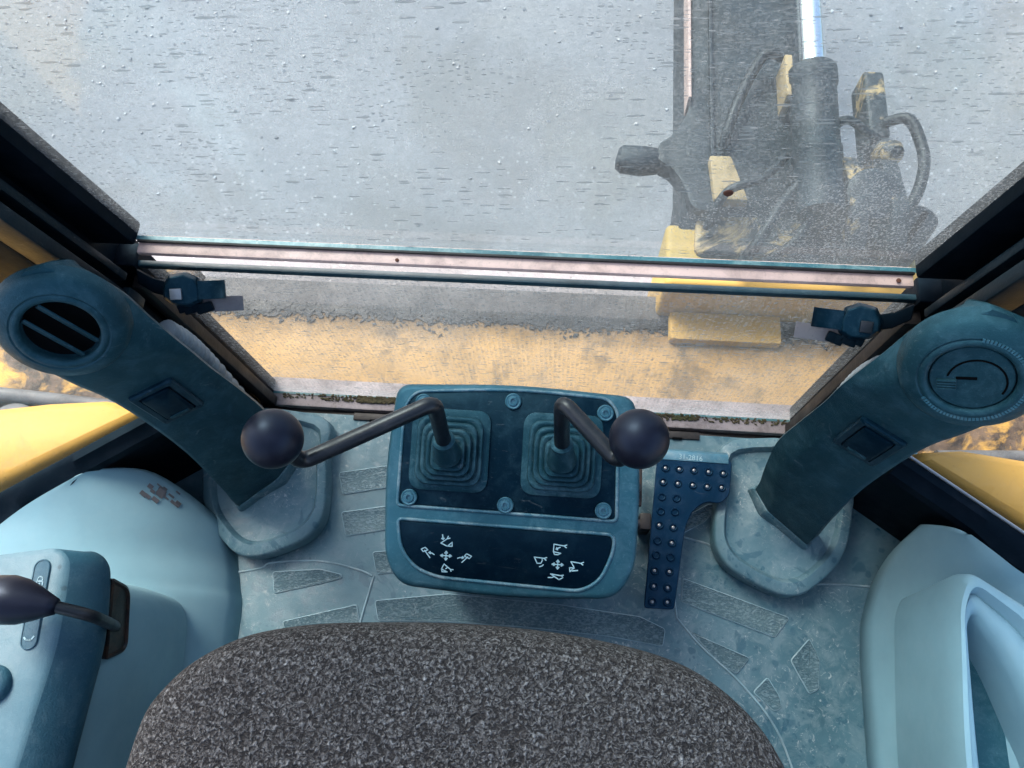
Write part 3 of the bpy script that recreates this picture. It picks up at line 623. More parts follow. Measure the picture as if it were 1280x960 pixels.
# rear quarter glass standing on the rubber rails at the cab corners
for s_, side in ((-1, 'left'), (1, 'right')):
    Q = empty('quarter_window', (s_ * 0.63, 0.22, 0.24), 'clear %s corner window in a rubber rail above the yellow deck' % side, 'window', 'corner windows of the cab')
    a0, a1 = Vector((s_ * 0.755, 0.128, 0)), Vector((s_ * 0.53, 0.285, 0)); d = (a1 - a0).normalized(); nn = Vector((-d.y, d.x, 0)) * (1 if -d.x * 0 + d.y * 0 + (Vector((-d.y, d.x, 0)).y) > 0 else -1)
    m = MB()
    v = []
    for off in (0.0, 0.005):
        for p, z in ((a0, 0.215), (a1, 0.215), (a1 + d * 0.02, 1.5), (a0 - d * 0.02, 1.5)): v.append(p + nn * (off + 0.004) + Vector((0, 0, z)))
    m.add(v, [(0, 1, 2, 3)], 1); m.add(v, [(7, 6, 5, 4)], 0); m.add(v, [(0, 4, 5, 1), (1, 5, 6, 2), (2, 6, 7, 3), (3, 7, 4, 0)], 2)
    m.build('pane', [MT['glass_side'], MT['glass_clear'], MT['glass_edge']], Q, smooth=False)
    # rubber rail, its inner edge rippled on the left
    rings = []
    for k in range(41):
        t = k / 40; p = a0 + (a1 - a0) * t
        fade = max(0.0, min(1.0, (0.55 - t) / 0.15)); wv = (0.005 * math.sin(t * 17) + 0.0025 * math.sin(t * 41 + 1)) * fade if s_ < 0 else 0.0
        w_in = 0.020 + 0.010 * fade + wv
        rings.append([p - nn * w_in + Vector((0, 0, 0.196)), p - nn * (w_in * 0.9) + Vector((0, 0, 0.210 + wv * 0.4)), p - nn * (w_in * 0.4) + Vector((0, 0, 0.216 - wv * 0.5)), p - nn * 0.002 + Vector((0, 0, 0.224)),
                      p + nn * 0.010 + Vector((0, 0, 0.224)), p + nn * 0.012 + Vector((0, 0, 0.196))])
    MB().loft(rings).build('rubber_rail', MT['rubber'], Q, ang=50)
    if s_ > 0:
        MB().tube([a0 + nn * 0.012 + Vector((0, 0, 0.225)), a1 + nn * 0.012 + Vector((0, 0, 0.225))], 0.0022, 8).build('bright_bead', MT['steel'], Q)

# ------------------------------------------------------------------ air vent columns
STN = [[(-0.455, 0.306, 0.633), (-0.436, 0.314, 0.632), (-0.43, 0.335, 0.601)],
       [(-0.484, 0.278, 0.609), (-0.414, 0.306, 0.601), (-0.401, 0.326, 0.563)],
       [(-0.488, 0.256, 0.574), (-0.404, 0.294, 0.572), (-0.384, 0.313, 0.529)],
       [(-0.479, 0.243, 0.543), (-0.397, 0.285, 0.547), (-0.372, 0.305, 0.5)],
       [(-0.463, 0.237, 0.505), (-0.389, 0.28, 0.51), (-0.365, 0.301, 0.453)],
       [(-0.455, 0.238, 0.457), (-0.389, 0.28, 0.453), (-0.369, 0.304, 0.393)],
       [(-0.454, 0.236, 0.369), (-0.389, 0.279, 0.351), (-0.369, 0.308, 0.299)],
       [(-0.447, 0.223, 0.261), (-0.38, 0.271, 0.262), (-0.362, 0.302, 0.225)],
       [(-0.448, 0.201, 0.13), (-0.377, 0.256, 0.164), (-0.367, 0.288, 0.149)],
       [(-0.45, 0.191, 0.078), (-0.389, 0.238, 0.098), (-0.373, 0.275, 0.082)],
       [(-0.452, 0.187, 0.012), (-0.391, 0.23399999999999999, 0.012), (-0.375, 0.271, 0.012)]]
def vent_column(s_, label, open_vent):
    F = (lambda v: Vector(v)) if s_ < 0 else (lambda v: MIR(v))
    A = empty('air_vent_column', (s_ * 0.41, 0.25, 0.0), label, 'air vent', 'air vent columns in the rear corners')
    cols = [catmull([st[i] for st in STN], 5) for i in range(3)]
    back = Vector((-0.026, 0.016, -0.046))
    rings = []
    top = []
    for L, K, Rr in zip(*cols):
        w_ = K - L
        rings.append([L + back * 1.1, L + back * 0.30, L + back * 0.08, L + w_ * 0.05, L + w_ * 0.5, K - w_ * 0.05, K + (Rr - K) * 0.05, K + (Rr - K) * 0.5, Rr + (K - Rr) * 0.08, Rr + back * 0.25, Rr + back * 0.9])
    r0 = rings[0]; c0 = sum(r0, Vector()) / len(r0)
    up = Vector((0.0, 0.012, 0.0))
    pre = [[c0 + (p - c0) * 0.55 + Vector((0.0, 0.010, -0.004)) for p in r0], [c0 + (p - c0) * 0.88 + Vector((0, 0.005, 0.0)) for p in r0]]
    rings = pre + rings
    m = MB(); m.loft([[F(p) for p in rg] for rg in rings])
    body = m.build('column_body', MT['column'], A, ang=44)
    # vent head
    cen = Vector((-0.444, 0.277, 0.575))
    nz = Vector((0.3704, -0.8009, 0.4705)).normalized()
    e1 = Vector((0.88, 0.30, -0.19)); e1 = (e1 - nz * e1.dot(nz)).normalized(); e2 = nz.cross(e1)
    cen = cen + nz * 0.009
    C = F(cen); E1, E2, NZ = F(e1), F(e2), F(nz)
    if s_ > 0: E1, E2, NZ = MIR(e1), MIR(e2), MIR(nz)
    m = MB(); m.lathe([(0.064, -0.020), (0.0615, -0.006), (0.057, 0.0000), (0.049, 0.0040), (0.0455, 0.0050), (0.0445, 0.0042), (0.0437, 0.0042), (0.0428, 0.0055), (0.0395, 0.0060), (0.0368, 0.0050), (0.0355, 0.002), (0.0355, -0.0072), (0.0, -0.0072)], C, NZ, 56)
    ring = m.build('vent_ring', MT['column'], A, ang=50)
    if open_vent:
        m = MB(); m.lathe([(0.0343, 0.0), (0.0343, 0.0004), (0.0, 0.0004)], C - NZ * 0.0070, NZ, 40); m.build('painted_throat_dark', MT['hole'], A)  # near-black disc paints the darkness of a deep throat
        la = F(Vector((0.033, -0.0124, -0.047))); la = (la - NZ * la.dot(NZ)).normalized(); lb = NZ.cross(la)
        for off in (-0.0115, 0.0115):
            h = math.sqrt(0.0338 ** 2 - off ** 2)
            MB().obox(C + lb * off + NZ * 0.001, la, (lb * 0.8 + NZ * 0.6).normalized(), (NZ * 0.8 - lb * 0.6).normalized(), h, 0.0045, 0.0011).build('louvre', MT['column'], A, 0.0006)
    else:
        la = (E1 * 0.96 - E2 * 0.28).normalized(); lb = NZ.cross(la)
        if lb.y > 0: lb = -lb
        m = MB(); m.lathe([(0.0343, -0.004), (0.0343, 0.0006), (0.0335, 0.0014), (0.0, 0.0014)], C, NZ, 48); m.build('vent_disc', MT['column'], A)
        # raised crescent flap, slot and thumb grip
        arc = [C - la * 0.004 + lb * 0.004 + (la * math.cos(t) + lb * math.sin(t)) * 0.024 + NZ * 0.0016 for t in [R(150 + 195 * k / 24) for k in range(25)]]
        MB().tube(arc, 0.0010, 6).build('flap_edge', MT['hole'], A)
        MB().obox(C + la * 0.004 + NZ * 0.0016, la, lb, NZ, 0.0085, 0.0015, 0.0006).build('flap_slot', MT['hole'], A, 0.0004)
        g = C + la * 0.020 + lb * 0.006
        for k in range(4): MB().obox(g + lb * (0.003 * k - 0.004) + NZ * 0.003, la, lb, NZ, 0.008, 0.0010, 0.0022).build('thumb_ridge', MT['column'], A, 0.0006)
        # knurling round the rim
        m = MB()
        for k in range(58):
            t = R(-150 + 230 * k / 57); d = -la * math.cos(t) - lb * math.sin(t)
            m.obox(C + d * 0.0441 + NZ * 0.0042, d, NZ.cross(d), NZ, 0.0018, 0.0011, 0.0016)
        tag(m.build('knurling', MT['screw'], A), kind='stuff')
    # blanked rocker switch let into the column
    pa, pb = (Vector(STN[5][0]) * 0.47 + Vector(STN[5][1]) * 0.53), (Vector(STN[6][0]) * 0.47 + Vector(STN[6][1]) * 0.53)
    c = pa * 0.35 + pb * 0.65
    f1 = (pb - pa).normalized(); f2 = (Vector(STN[5][1]) - Vector(STN[5][0])); f2 = (f2 - f1 * f2.dot(f1)).normalized(); fn = f1.cross(f2)
    if fn.dot(CAM - c) < 0: fn = -fn
    c, f1, f2, fn = F(c), F(f1), F(f2), F(fn)
    def rr(hx, hy, r_, z): return [c + f1 * x + f2 * y + fn * z for x, y in round_poly([(-hx, -hy), (hx, -hy), (hx, hy), (-hx, hy)], r_, 4)]
    m = MB(); m.loft([rr(0.046, 0.0275, 0.005, -0.01), rr(0.046, 0.0275, 0.005, 0.0030), rr(0.044, 0.0255, 0.004, 0.0050), rr(0.0375, 0.0195, 0.003, 0.0050), rr(0.0368, 0.0188, 0.003, 0.0018)])
    bz = m.build('switch_bezel', MT['switch'], A, ang=40)
    m = MB(); m.loft([rr(0.0355, 0.0175, 0.004, 0.0), rr(0.0355, 0.0175, 0.004, 0.0065), rr(0.033, 0.015, 0.004, 0.0085)]); m.build('switch_rocker', MT['plate'], bz)
    m = MB(); m.obox(c + f1 * 0.027 + fn * 0.0088, f1, f2, fn, 0.0035, 0.012, 0.0008); m.build('rocker_step', MT['gaiter'], bz, 0.0006)
    # moulded boot round the foot of the column
    out = [(-0.345, 0.352), (-0.326, 0.281), (-0.316, 0.207), (-0.322, 0.170), (-0.350, 0.141), (-0.420, 0.114), (-0.470, 0.135), (-0.520, 0.205), (-0.520, 0.345)]
    out = [(v.x, v.y) for v in catmull([(a, b, 0) for a, b in out], 5, True)]
    cx, cy_ = -0.415, 0.245
    def sc(k, z, mx=0): return [F((cx + (a - cx) * k, cy_ + (b - cy_) * k, z)) for a, b in out]
    m = MB(); m.loft([sc(0.985, -0.002), sc(0.985, 0.006), sc(1.02, 0.008), sc(1.02, 0.034), sc(1.008, 0.040), sc(0.985, 0.0425), sc(0.870, 0.0445), sc(0.850, 0.042), sc(0.815, 0.034), sc(0.72, 0.031), sc(0.55, 0.033), sc(0.40, 0.038), sc(0.25, 0.044)])
    m.build('boot', MT['mat'], A, ang=42)
    m = MB()
    rg = rings[-8]
    m.loft([[F(Vector(p) + (Vector(p) - Vector((cx, cy_, p.z))).normalized() * e + Vector((0, 0, dz))) for p in rings[-4]] for e, dz in ((0.010, -0.045), (0.006, -0.010), (0.0035, 0.006), (0.002, 0.008), (0.0, 0.008))], False, False)
    m.build('boot_collar', MT['mat'], A, ang=50)
    return A
vent_column(-1, 'dark teal air vent column with an open louvred round vent, left of the console', True)
vent_column(1, 'dark teal air vent column with a closed round vent disc, right of the console', False)
# corrugated hoses behind the columns
for s_, lab in ((-1, 'short corrugated grey hose behind the open vent column'), (1, 'short corrugated grey hose behind the closed vent column')):
    path = catmull([(s_ * 0.440, 0.350, 0.40), (s_ * 0.436, 0.353, 0.355), (s_ * 0.440, 0.353, 0.27), (s_ * 0.447, 0.345, 0.12), (s_ * 0.448, 0.338, 0.0)], 26)
    rad = [0.0125 + 0.0020 * math.sin(i * 1.35) for i in range(len(path))]
    o = MB().tube(path, rad, 16).build('vent_hose', MT['hose'], None, ang=80, origin=(s_ * 0.44, 0.325, 0.0))
    tag(o, lab, 'hose', 'hoses behind the vent columns')

# ------------------------------------------------------------------ control console
FZ = lambda x, y, off=0.0: 0.3175 + 0.25 * y + off
CEX = Vector((1, 0, 0)); CEY = Vector((0, 1, 0.25)).normalized(); CEZ = CEX.cross(CEY)
def fp(x, y, off=0.0): return Vector((x, y, 0.3175 + 0.25 * y)) + CEZ * off
CC = empty('control_console', (0.009, 0.18, 0.0), 'teal plastic control console with two rubber gaiters in the middle of the cab floor', 'console')
outl = [(-0.138, 0.298), (0.009, 0.305), (0.152, 0.298), (0.163, 0.20), (0.161, 0.100), (0.140, 0.066), (0.009, 0.058), (-0.118, 0.064), (-0.138, 0.095), (-0.145, 0.20)]
outl = round_poly(outl, [0.018, 0.05, 0.018, 0.04, 0.03, 0.03, 0.05, 0.03, 0.03, 0.04], 5)
ccx, ccy = 0.009, 0.18
def osc(k, ins=0.0, off=0.0, zabs=None):
    q = inset(outl, ins) if ins else outl
    out_ = []
    for x, y in q:
        X_, Y_ = ccx + (x - ccx) * k, ccy + (y - ccy) * k
        out_.append(Vector((X_, Y_, zabs)) if zabs is not None else fp(X_, Y_, off))
    return out_
m = MB(); m.loft([osc(0.80, zabs=0.0), osc(0.86, zabs=0.20), osc(0.97, 0, -0.060), osc(1.0, 0, -0.030), osc(1.0, 0, -0.006), osc(1.0, 0.003, -0.0015), osc(1.0, 0.007, 0.0)])
HS = m.build('housing', MT['console'], CC, ang=45)
plate_o = round_poly([(-0.124, 0.158), (-0.124, 0.272), (-0.112, 0.288), (0.009, 0.297), (0.118, 0.292), (0.130, 0.278), (0.134, 0.156)], [0.004, 0.02, 0.014, 0.05, 0.014, 0.02, 0.004], 5)
decal_o = round_poly([(-0.122, 0.1385), (0.133, 0.1365), (0.131, 0.117), (0.119, 0.088), (0.098, 0.075), (-0.070, 0.079), (-0.097, 0.087), (-0.116, 0.106)], [0.004, 0.008, 0.02, 0.018, 0.012, 0.02, 0.012, 0.02], 5)
def sheet(o_, off0, off1, name, mat, parent, ins=0.0008):
    m = MB(); m.loft([[fp(x, y, off0) for x, y in o_], [fp(x, y, off1 - 0.0006) for x, y in o_], [fp(x, y, off1) for x, y in inset(o_, ins)]], False, True)
    return m.build(name, mat, parent, ang=60)
PL = sheet(plate_o, -0.002, 0.0016, 'gaiter_plate', MT['plate'], CC)
DC = sheet(decal_o, -0.002, 0.0010, 'decal_plate', MT['decal'], CC)
for nm, o_ in (('plate_lip', plate_o), ('decal_lip', decal_o)):
    q = inset(o_, -0.0022); q3 = [fp(x, y, 0.0006) for x, y in q] + [fp(q[0][0], q[0][1], 0.0006)]
    MB().tube(q3, 0.0021, 8).build(nm, MT['dustlip'], CC, ang=80)
# screws: a dished washer with a socket
sm = MB(); sm.lathe([(0.0098, 0.0), (0.0098, 0.0022), (0.0085, 0.0034), (0.0070, 0.0028), (0.0062, 0.0030), (0.0055, 0.0050), (0.0030, 0.0054), (0.0028, 0.0030), (0.0, 0.0030)], (0, 0, 0), CEZ, 28)
scr = sm.build('screw', MT['screw'], None, ang=40)
spots = [(-0.103, 0.278), (0.006, 0.2845), (0.117, 0.277), (-0.112, 0.166), (0.004, 0.164), (0.120, 0.165)]
for i, (x, y) in enumerate(spots):
    o = scr if i == 0 else scr.copy()
    if i: COL.objects.link(o)
    o.parent = PL; o.location = fp(x, y, 0.0016) - CC.location
# gaiters
def sq(cx_, cy_, h, off, r_, tilt=0.0):
    return [fp(x, y, off + tilt * (y - cy_)) for x, y in round_poly([(cx_ - h, cy_ - h), (cx_ + h, cy_ - h), (cx_ + h, cy_ + h), (cx_ - h, cy_ + h)], r_, 6)]
def gaiter(bx, by, nx, ny, hb):
    # (half size, height): five bellows steps
    prof = [(hb, 0.0012), (hb, 0.0045), (hb - 0.003, 0.0062), (hb - 0.0075, 0.0064)]
    h, z = hb - 0.0085, 0.0064
    for i in range(5):
        prof += [(h, z + 0.0002), (h + 0.0008, z + 0.0058), (h - 0.0002, z + 0.0080), (h - 0.0030, z + 0.0084), (h - 0.0056, z + 0.0066)]
        h -= 0.0066; z += 0.0082
    rings = []
    for hh, zz in prof:
        t = min(1, zz / 0.05); rings.append(sq(bx + (nx - bx) * t, by + (ny - by) * t, hh, zz, min(0.017, hh * 0.55)))
    m = MB(); m.loft(rings, False, True)
    return m.build('gaiter', MT['gaiter'], CC, ang=55), z
for bx, by, nx, ny in ((-0.067, 0.224, -0.063, 0.218), (0.068, 0.226, 0.068, 0.219)):
    g, zt = gaiter(bx, by, nx, ny, 0.0475)
# printed symbols
def symset(O, cx_, cy_, icons):
    for lines, wdt in icons:
        m = MB()
        for k, ln in enumerate(lines):
            strokes(m, [[(x - cx_, cy_ - y) for x, y in ln]], O + CEZ * (0.00004 * k), CEX, CEY, CEZ, 7.0e-5, wdt * 7.0e-5, 0.0003)
        m.build('symbol', MT['print'], DC, smooth=False)
cross = lambda x, y: ([[(x - 85, y), (x + 85, y)], [(x, y - 65), (x, y + 65)], [(x - 60, y - 22), (x - 95, y), (x - 60, y + 22), (x - 60, y - 22)], [(x + 60, y - 22), (x + 95, y), (x + 60, y + 22), (x + 60, y - 22)],
                       [(x - 24, y - 45), (x, y - 75), (x + 24, y - 45), (x - 24, y - 45)], [(x - 24, y + 45), (x, y + 75), (x + 24, y + 45), (x - 24, y + 45)]], 17)
symset(fp(-0.063, 0.102, 0.0012), 610, 490, [
    ([[(660, 193), (612, 207), (508, 285), (625, 330), (705, 325), (702, 258), (625, 330)], [(612, 207), (630, 162)], [(528, 142), (545, 218)], [(518, 205), (545, 222), (562, 200)]], 17),
    ([[(180, 408), (245, 375), (295, 415), (215, 448), (180, 408)], [(240, 425), (338, 542)], [(408, 485), (370, 464), (315, 456)], [(335, 440), (312, 458), (345, 475)]], 17),
    cross(612, 490),
    ([[(962, 435), (1046, 470), (1012, 512), (925, 476), (962, 435)], [(985, 485), (890, 582)], [(812, 518), (850, 504), (915, 500)], [(890, 485), (918, 502), (888, 518)]], 17),
    ([[(590, 630), (550, 712), (562, 760), (650, 758), (600, 738), (550, 712)], [(590, 630), (702, 712), (750, 714)], [(702, 712), (716, 742)], [(650, 685), (622, 706)]], 17)])
symset(fp(0.070, 0.101, 0.0012), 605, 492, [
    ([[(740, 160), (692, 178), (525, 160), (520, 285), (542, 330), (600, 330), (645, 304), (520, 285)], [(692, 178), (735, 205)], [(632, 205), (565, 238)], [(575, 215), (562, 240), (592, 250)]], 17),
    ([[(415, 390), (370, 406), (205, 396), (258, 495), (320, 492), (345, 440), (335, 410)], [(370, 406), (405, 436)], [(300, 550), (350, 530), (362, 512)]], 17),
    cross(605, 492),
    ([[(1036, 425), (988, 446), (822, 428), (886, 530), (806, 530), (815, 596), (850, 556), (886, 530)], [(988, 446), (1024, 470)], [(945, 566), (850, 580)]], 17),
    ([[(710, 660), (660, 672), (492, 655), (640, 740), (700, 702), (682, 672)], [(455, 716), (520, 712), (560, 690)]], 17)])
# ------------------------------------------------------------------ control levers
def round_path(pts, r_, k=6):
    pts = [Vector(p) for p in pts]; out_ = [pts[0]]
    for i in range(1, len(pts) - 1):
        p = pts[i]; a = pts[i - 1] - p; b = pts[i + 1] - p; d = min(r_, a.length * 0.45, b.length * 0.45)
        p0, p2 = p + a.normalized() * d, p + b.normalized() * d
        for q in range(k + 1):
            t = q / k; out_.append(p0 * (1 - t) ** 2 + p * 2 * t * (1 - t) + p2 * t * t)
    return out_ + [pts[-1]]
def control_lever(neck, bend, elbow, ball, label):
    L = empty('control_lever', fp(neck[0], neck[1], 0.048), label, 'lever', 'ball topped control levers on the console')
    nb = fp(neck[0], neck[1], 0.046); bend, elbow, ball = Vector(bend), Vector(elbow), Vector(ball)
    ax = (bend - nb).normalized()
    m = MB(); m.lathe([(0.0165, 0.0), (0.0168, 0.003), (0.0155, 0.010), (0.0125, 0.027), (0.0115, 0.031), (0.0128, 0.033), (0.0128, 0.036), (0.0105, 0.0375), (0.0, 0.0375)], nb, ax, 28)
    m.build('neck_sleeve', MT['gaiter'], L, ang=40)
    dirb = (ball - elbow).normalized()
    pth = round_path([nb + ax * 0.03, bend, elbow, ball - dirb * 0.02], 0.013)
    MB().tube(pth, 0.0086, 16).build('rod', MT['rod'], L, ang=60)
    m = MB(); prof = [(0.0281 * math.sin(t), -0.0281 * math.cos(t)) for t in [math.pi * (0.10 + 0.90 * k / 22) for k in range(23)]]
    prof = [(0.0, prof[0][1])] + prof
    m.lathe(prof, ball, dirb, 40); m.build('ball_knob', MT['knob'], L, ang=60)
    m = MB(); m.lathe([(0.0105, -0.031), (0.0118, -0.027), (0.0118, -0.022), (0.0, -0.022)], ball, dirb, 20); m.build('knob_collar', MT['knob'], L, ang=50)
control_lever((-0.063, 0.218), (-0.064, 0.231, 0.533), (-0.190, 0.162, 0.530), (-0.2005, 0.1695, 0.587), 'control lever cranked to the left with a round black knob over the floor mat')
control_lever((0.068, 0.219), (0.065, 0.242, 0.527), (0.1235, 0.1845, 0.520), (0.1385, 0.195, 0.570), 'control lever cranked to the right with a round black knob over the foot pedal')

# ------------------------------------------------------------------ foot pedal
FPd = empty('foot_pedal', (0.225, 0.2, 0.0), 'dark blue L shaped metal foot pedal with dimpled studs beside the console', 'pedal')
PZ = 0.056
po = [(0.222, 0.321), (0.331, 0.320), (0.340, 0.311), (0.335, 0.257), (0.320, 0.243), (0.300, 0.246), (0.279, 0.232), (0.266, 0.205), (0.249, 0.078), (0.204, 0.077)]
po = round_poly(po, [0.008, 0.010, 0.010, 0.010, 0.008, 0.018, 0.014, 0.012, 0.006, 0.006], 4)
m = MB(); m.loft([[(x, y, PZ) for x, y in po], [(x, y, PZ + 0.004) for x, y in po], [(x, y, PZ + 0.005) for x, y in inset(po, 0.001)]])
PP = m.build('tread_plate', MT['pedal'], FPd, ang=40)
m = MB(); m.loft([[(0.222, y, z), (0.334, y - 0.001, z), (0.334, y - 0.001, z - 0.004), (0.222, y, z - 0.004)] for y, z in ((0.309, PZ + 0.0062), (0.318, PZ + 0.0062), (0.324, PZ + 0.004), (0.330, PZ - 0.006), (0.333, PZ - 0.022))])
m.build('edge_flange', MT['pedaledge'], FPd, 0.001)
st = MB(); st.lathe([(0.0068, 0.0), (0.0064, 0.0016), (0.0052, 0.0026), (0.0042, 0.0022), (0.0038, 0.0), (0.0, 0.0)], (0, 0, 0), (0, 0, 1), 16)
stud = st.build('stud', MT['pedal'], None, ang=50)
pl = MB(); pl.lathe([(0.0028, -0.001), (0.0026, 0.0010), (0.0018, 0.0016), (0.0, 0.0016)], (0, 0, 0), (0, 0, 1), 12)
plug = pl.build('stud_tip', MT['steel'], None, ang=60)
studs = [(0.2345, 0.295), (0.2565, 0.2945), (0.2795, 0.294), (0.3025, 0.293), (0.3255, 0.292), (0.231, 0.272), (0.254, 0.271), (0.2775, 0.270), (0.300, 0.269), (0.3225, 0.269),
         (0.229, 0.248), (0.252, 0.247), (0.2275, 0.225), (0.2495, 0.2255), (0.2255, 0.203), (0.247, 0.201), (0.223, 0.179), (0.245, 0.177), (0.221, 0.157), (0.243, 0.155), (0.219, 0.133), (0.2415, 0.133), (0.218, 0.110), (0.239, 0.109), (0.216, 0.087), (0.2385, 0.088)]
bright = set(range(10)) | {14, 15, 17, 20, 21, 22, 23, 24, 25}
fs = fpg = True
for i, (x, y) in enumerate(studs):
    o = stud if fs else stud.copy()
    if not fs: COL.objects.link(o)
    fs = False; o.parent = PP; o.location = Vector((x, y, PZ + 0.0049)) - FPd.location
    if i in bright:
        q = plug if fpg else plug.copy()
        if not fpg: COL.objects.link(q)
        fpg = False; q.parent = PP; q.location = Vector((x, y, PZ + 0.0051)) - FPd.location
fc = bpy.data.curves.new('part_number', 'FONT'); fc.body = '31-2816'; fc.size = 0.0115; fc.extrude = 0.0003; fc.align_x = 'CENTER'
fo = bpy.data.objects.new('part_number', fc); COL.objects.link(fo)
me = bpy.data.meshes.new_from_object(fo); bpy.data.objects.remove(fo)
me.materials.clear(); me.materials.append(MT['print'])
o = link('part_number', me, PP, Vector((0.274, 0.3105, PZ + 0.0066)) - FPd.location); o.rotation_euler = (0, 0, R(-3))
m = MB(); m.box((0.196, 0.196, 0.0), (0.214, 0.222, PZ + 0.001)); m.build('pivot_block', MT['brownstrip'], FPd, 0.003)
m = MB(); m.box((0.186, 0.235, 0.03), (0.200, 0.300, 0.044)); m.build('return_bracket', MT['rustreflect'], FPd, 0.002)
m = MB(); m.lathe([(0.0105, 0), (0.0105, 0.03), (0.008, 0.033), (0, 0.033)], (0.180, 0.205, 0.045), (1, 0, 0), 20); m.build('pivot_pin', MT['rod'], FPd)
m = MB(); m.lathe([(0.006, 0), (0.006, 0.02), (0, 0.02)], (0.190, 0.260, 0.045), (0.1, 0, 1), 14); m.build('stop_bolt', MT['rod'], FPd)
m = MB(); m.box((0.232, 0.15, 0.0), (0.246, 0.28, PZ + 0.0005)); m.build('support_rib', MT['pedal'], FPd, 0.002)

# ------------------------------------------------------------------ seat
ST = empty('operator_seat', (-0.012, -0.28, 0.0), 'operator seat with grey and brown boucle fabric cushion in the foreground', 'seat')
so = [(-0.325, -0.11), (-0.303, -0.05), (-0.254, -0.010), (-0.190, 0.010), (-0.10, 0.020), (0.0, 0.0245), (0.10, 0.020), (0.187, 0.005), (0.243, -0.024), (0.284, -0.070), (0.305, -0.14), (0.31, -0.30), (0.30, -0.48), (0.20, -0.57), (-0.01, -0.59), (-0.22, -0.57), (-0.325, -0.48), (-0.335, -0.30)]
so = [(v.x, v.y) for v in catmull([(a, b, 0) for a, b in so], 6, True)]
scx, scy = -0.012, -0.27
def sr(k, z): return [(scx + (a - scx) * k, scy + (b - scy) * k, z + 0.004 * mnoise.noise((a * 9, b * 9, k * 4))) for a, b in so]
prof = [(0.90, 0.375), (0.965, 0.382), (0.992, 0.402), (1.0, 0.435), (0.995, 0.470), (0.978, 0.495), (0.945, 0.510), (0.88, 0.518), (0.75, 0.521), (0.55, 0.521), (0.3, 0.519), (0.1, 0.518), (0.02, 0.518)]
m = MB(); m.loft([sr(k, z) for k, z in prof]); cu = m.build('cushion', MT['fabric'], ST, ang=80)
sub = cu.modifiers.new('sub', 'SUBSURF'); sub.levels = 1; sub.render_levels = 1
m = MB(); m.loft([sr(0.9, 0.30), sr(0.93, 0.345), sr(0.91, 0.374)]); m.build('seat_pan', MT['black'], ST, ang=40)
m = MB(); m.box((-0.20, -0.50, 0.0), (0.18, -0.12, 0.30)); m.build('pedestal', MT['rubber'], ST, 0.02)
m = MB(); m.loft([[(x, -0.60 - 0.10 * (z - 0.5) + d, z) for x, d in ((-0.25 * w_, 0.03), (-0.2 * w_, 0.055), (0.18 * w_, 0.055), (0.23 * w_, 0.03), (0.21 * w_, -0.05), (-0.23 * w_, -0.05))] for z, w_ in ((0.50, 0.85), (0.56, 1.0), (0.8, 1.02), (0.98, 0.9), (1.02, 0.7))]); m.build('backrest', MT['fabric'], ST, 0.02, 3, ang=60)

# ------------------------------------------------------------------ side panels
def quarter_panel(I, O, mat, name, label, cat, rows=10, flip=False):
    I = catmull(I, 6); O = catmull(O, 6); rg = []
    for j in range(rows + 1):
        a = j / rows * math.pi / 2; t_ = j / rows; fx, fz = 0.55 * (1 - math.cos(a)) + 0.45 * t_, 0.55 * math.sin(a) + 0.45 * t_
        rg.append([Vector((i.x + (o_.x - i.x) * fx, i.y + (o_.y - i.y) * fx, i.z + (o_.z - i.z) * fz)) for i, o_ in zip(I, O)])
    rg.append([Vector((p.x + (0.01 if p.x > 0 else -0.01), p.y, p.z - 0.03)) for p in rg[-1]])
    m = MB(); m.loft(rg, closed=False)
    E_ = empty(name, (I[0].x, -0.2, 0.0), label, cat)
    o = m.build('moulding', mat, E_, ang=70)
    so_ = o.modifiers.new('thickness', 'SOLIDIFY'); so_.thickness = 0.005; so_.offset = -1 if not flip else 1
    return E_
LP = quarter_panel([(-0.425, -0.8, 0), (-0.430, -0.3, 0), (-0.433, 0.0, 0), (-0.444, 0.065, 0), (-0.457, 0.109, 0.0), (-0.484, 0.167, 0.04), (-0.560, 0.220, 0.13), (-0.610, 0.209, 0.195)],
                   [(-0.735, -0.8, 0.235), (-0.735, -0.3, 0.235), (-0.733, 0.0, 0.235), (-0.730, 0.055, 0.234), (-0.722, 0.09, 0.233), (-0.708, 0.115, 0.230), (-0.675, 0.150, 0.226), (-0.632, 0.190, 0.214)], MT['panel'], 'left_side_panel', 'smooth pale blue side panel left of the seat', 'side panel')
LP.name = 'side_panel'
RP = quarter_panel([(0.548, -0.8, 0), (0.543, -0.25, 0), (0.543, -0.08, 0), (0.546, 0.06, 0), (0.564, 0.128, 0.0), (0.580, 0.182, 0.05), (0.594, 0.216, 0.13)],
                   [(0.715, -0.8, 0.245), (0.713, -0.25, 0.245), (0.71, -0.08, 0.245), (0.705, 0.05, 0.245), (0.680, 0.115, 0.248), (0.640, 0.150, 0.246), (0.606, 0.192, 0.222)], MT['panel'], 'side_panel', 'pale blue door panel with a raised pocket rim at the right edge', 'side panel', flip=True)
RP['category'] = 'side panel'
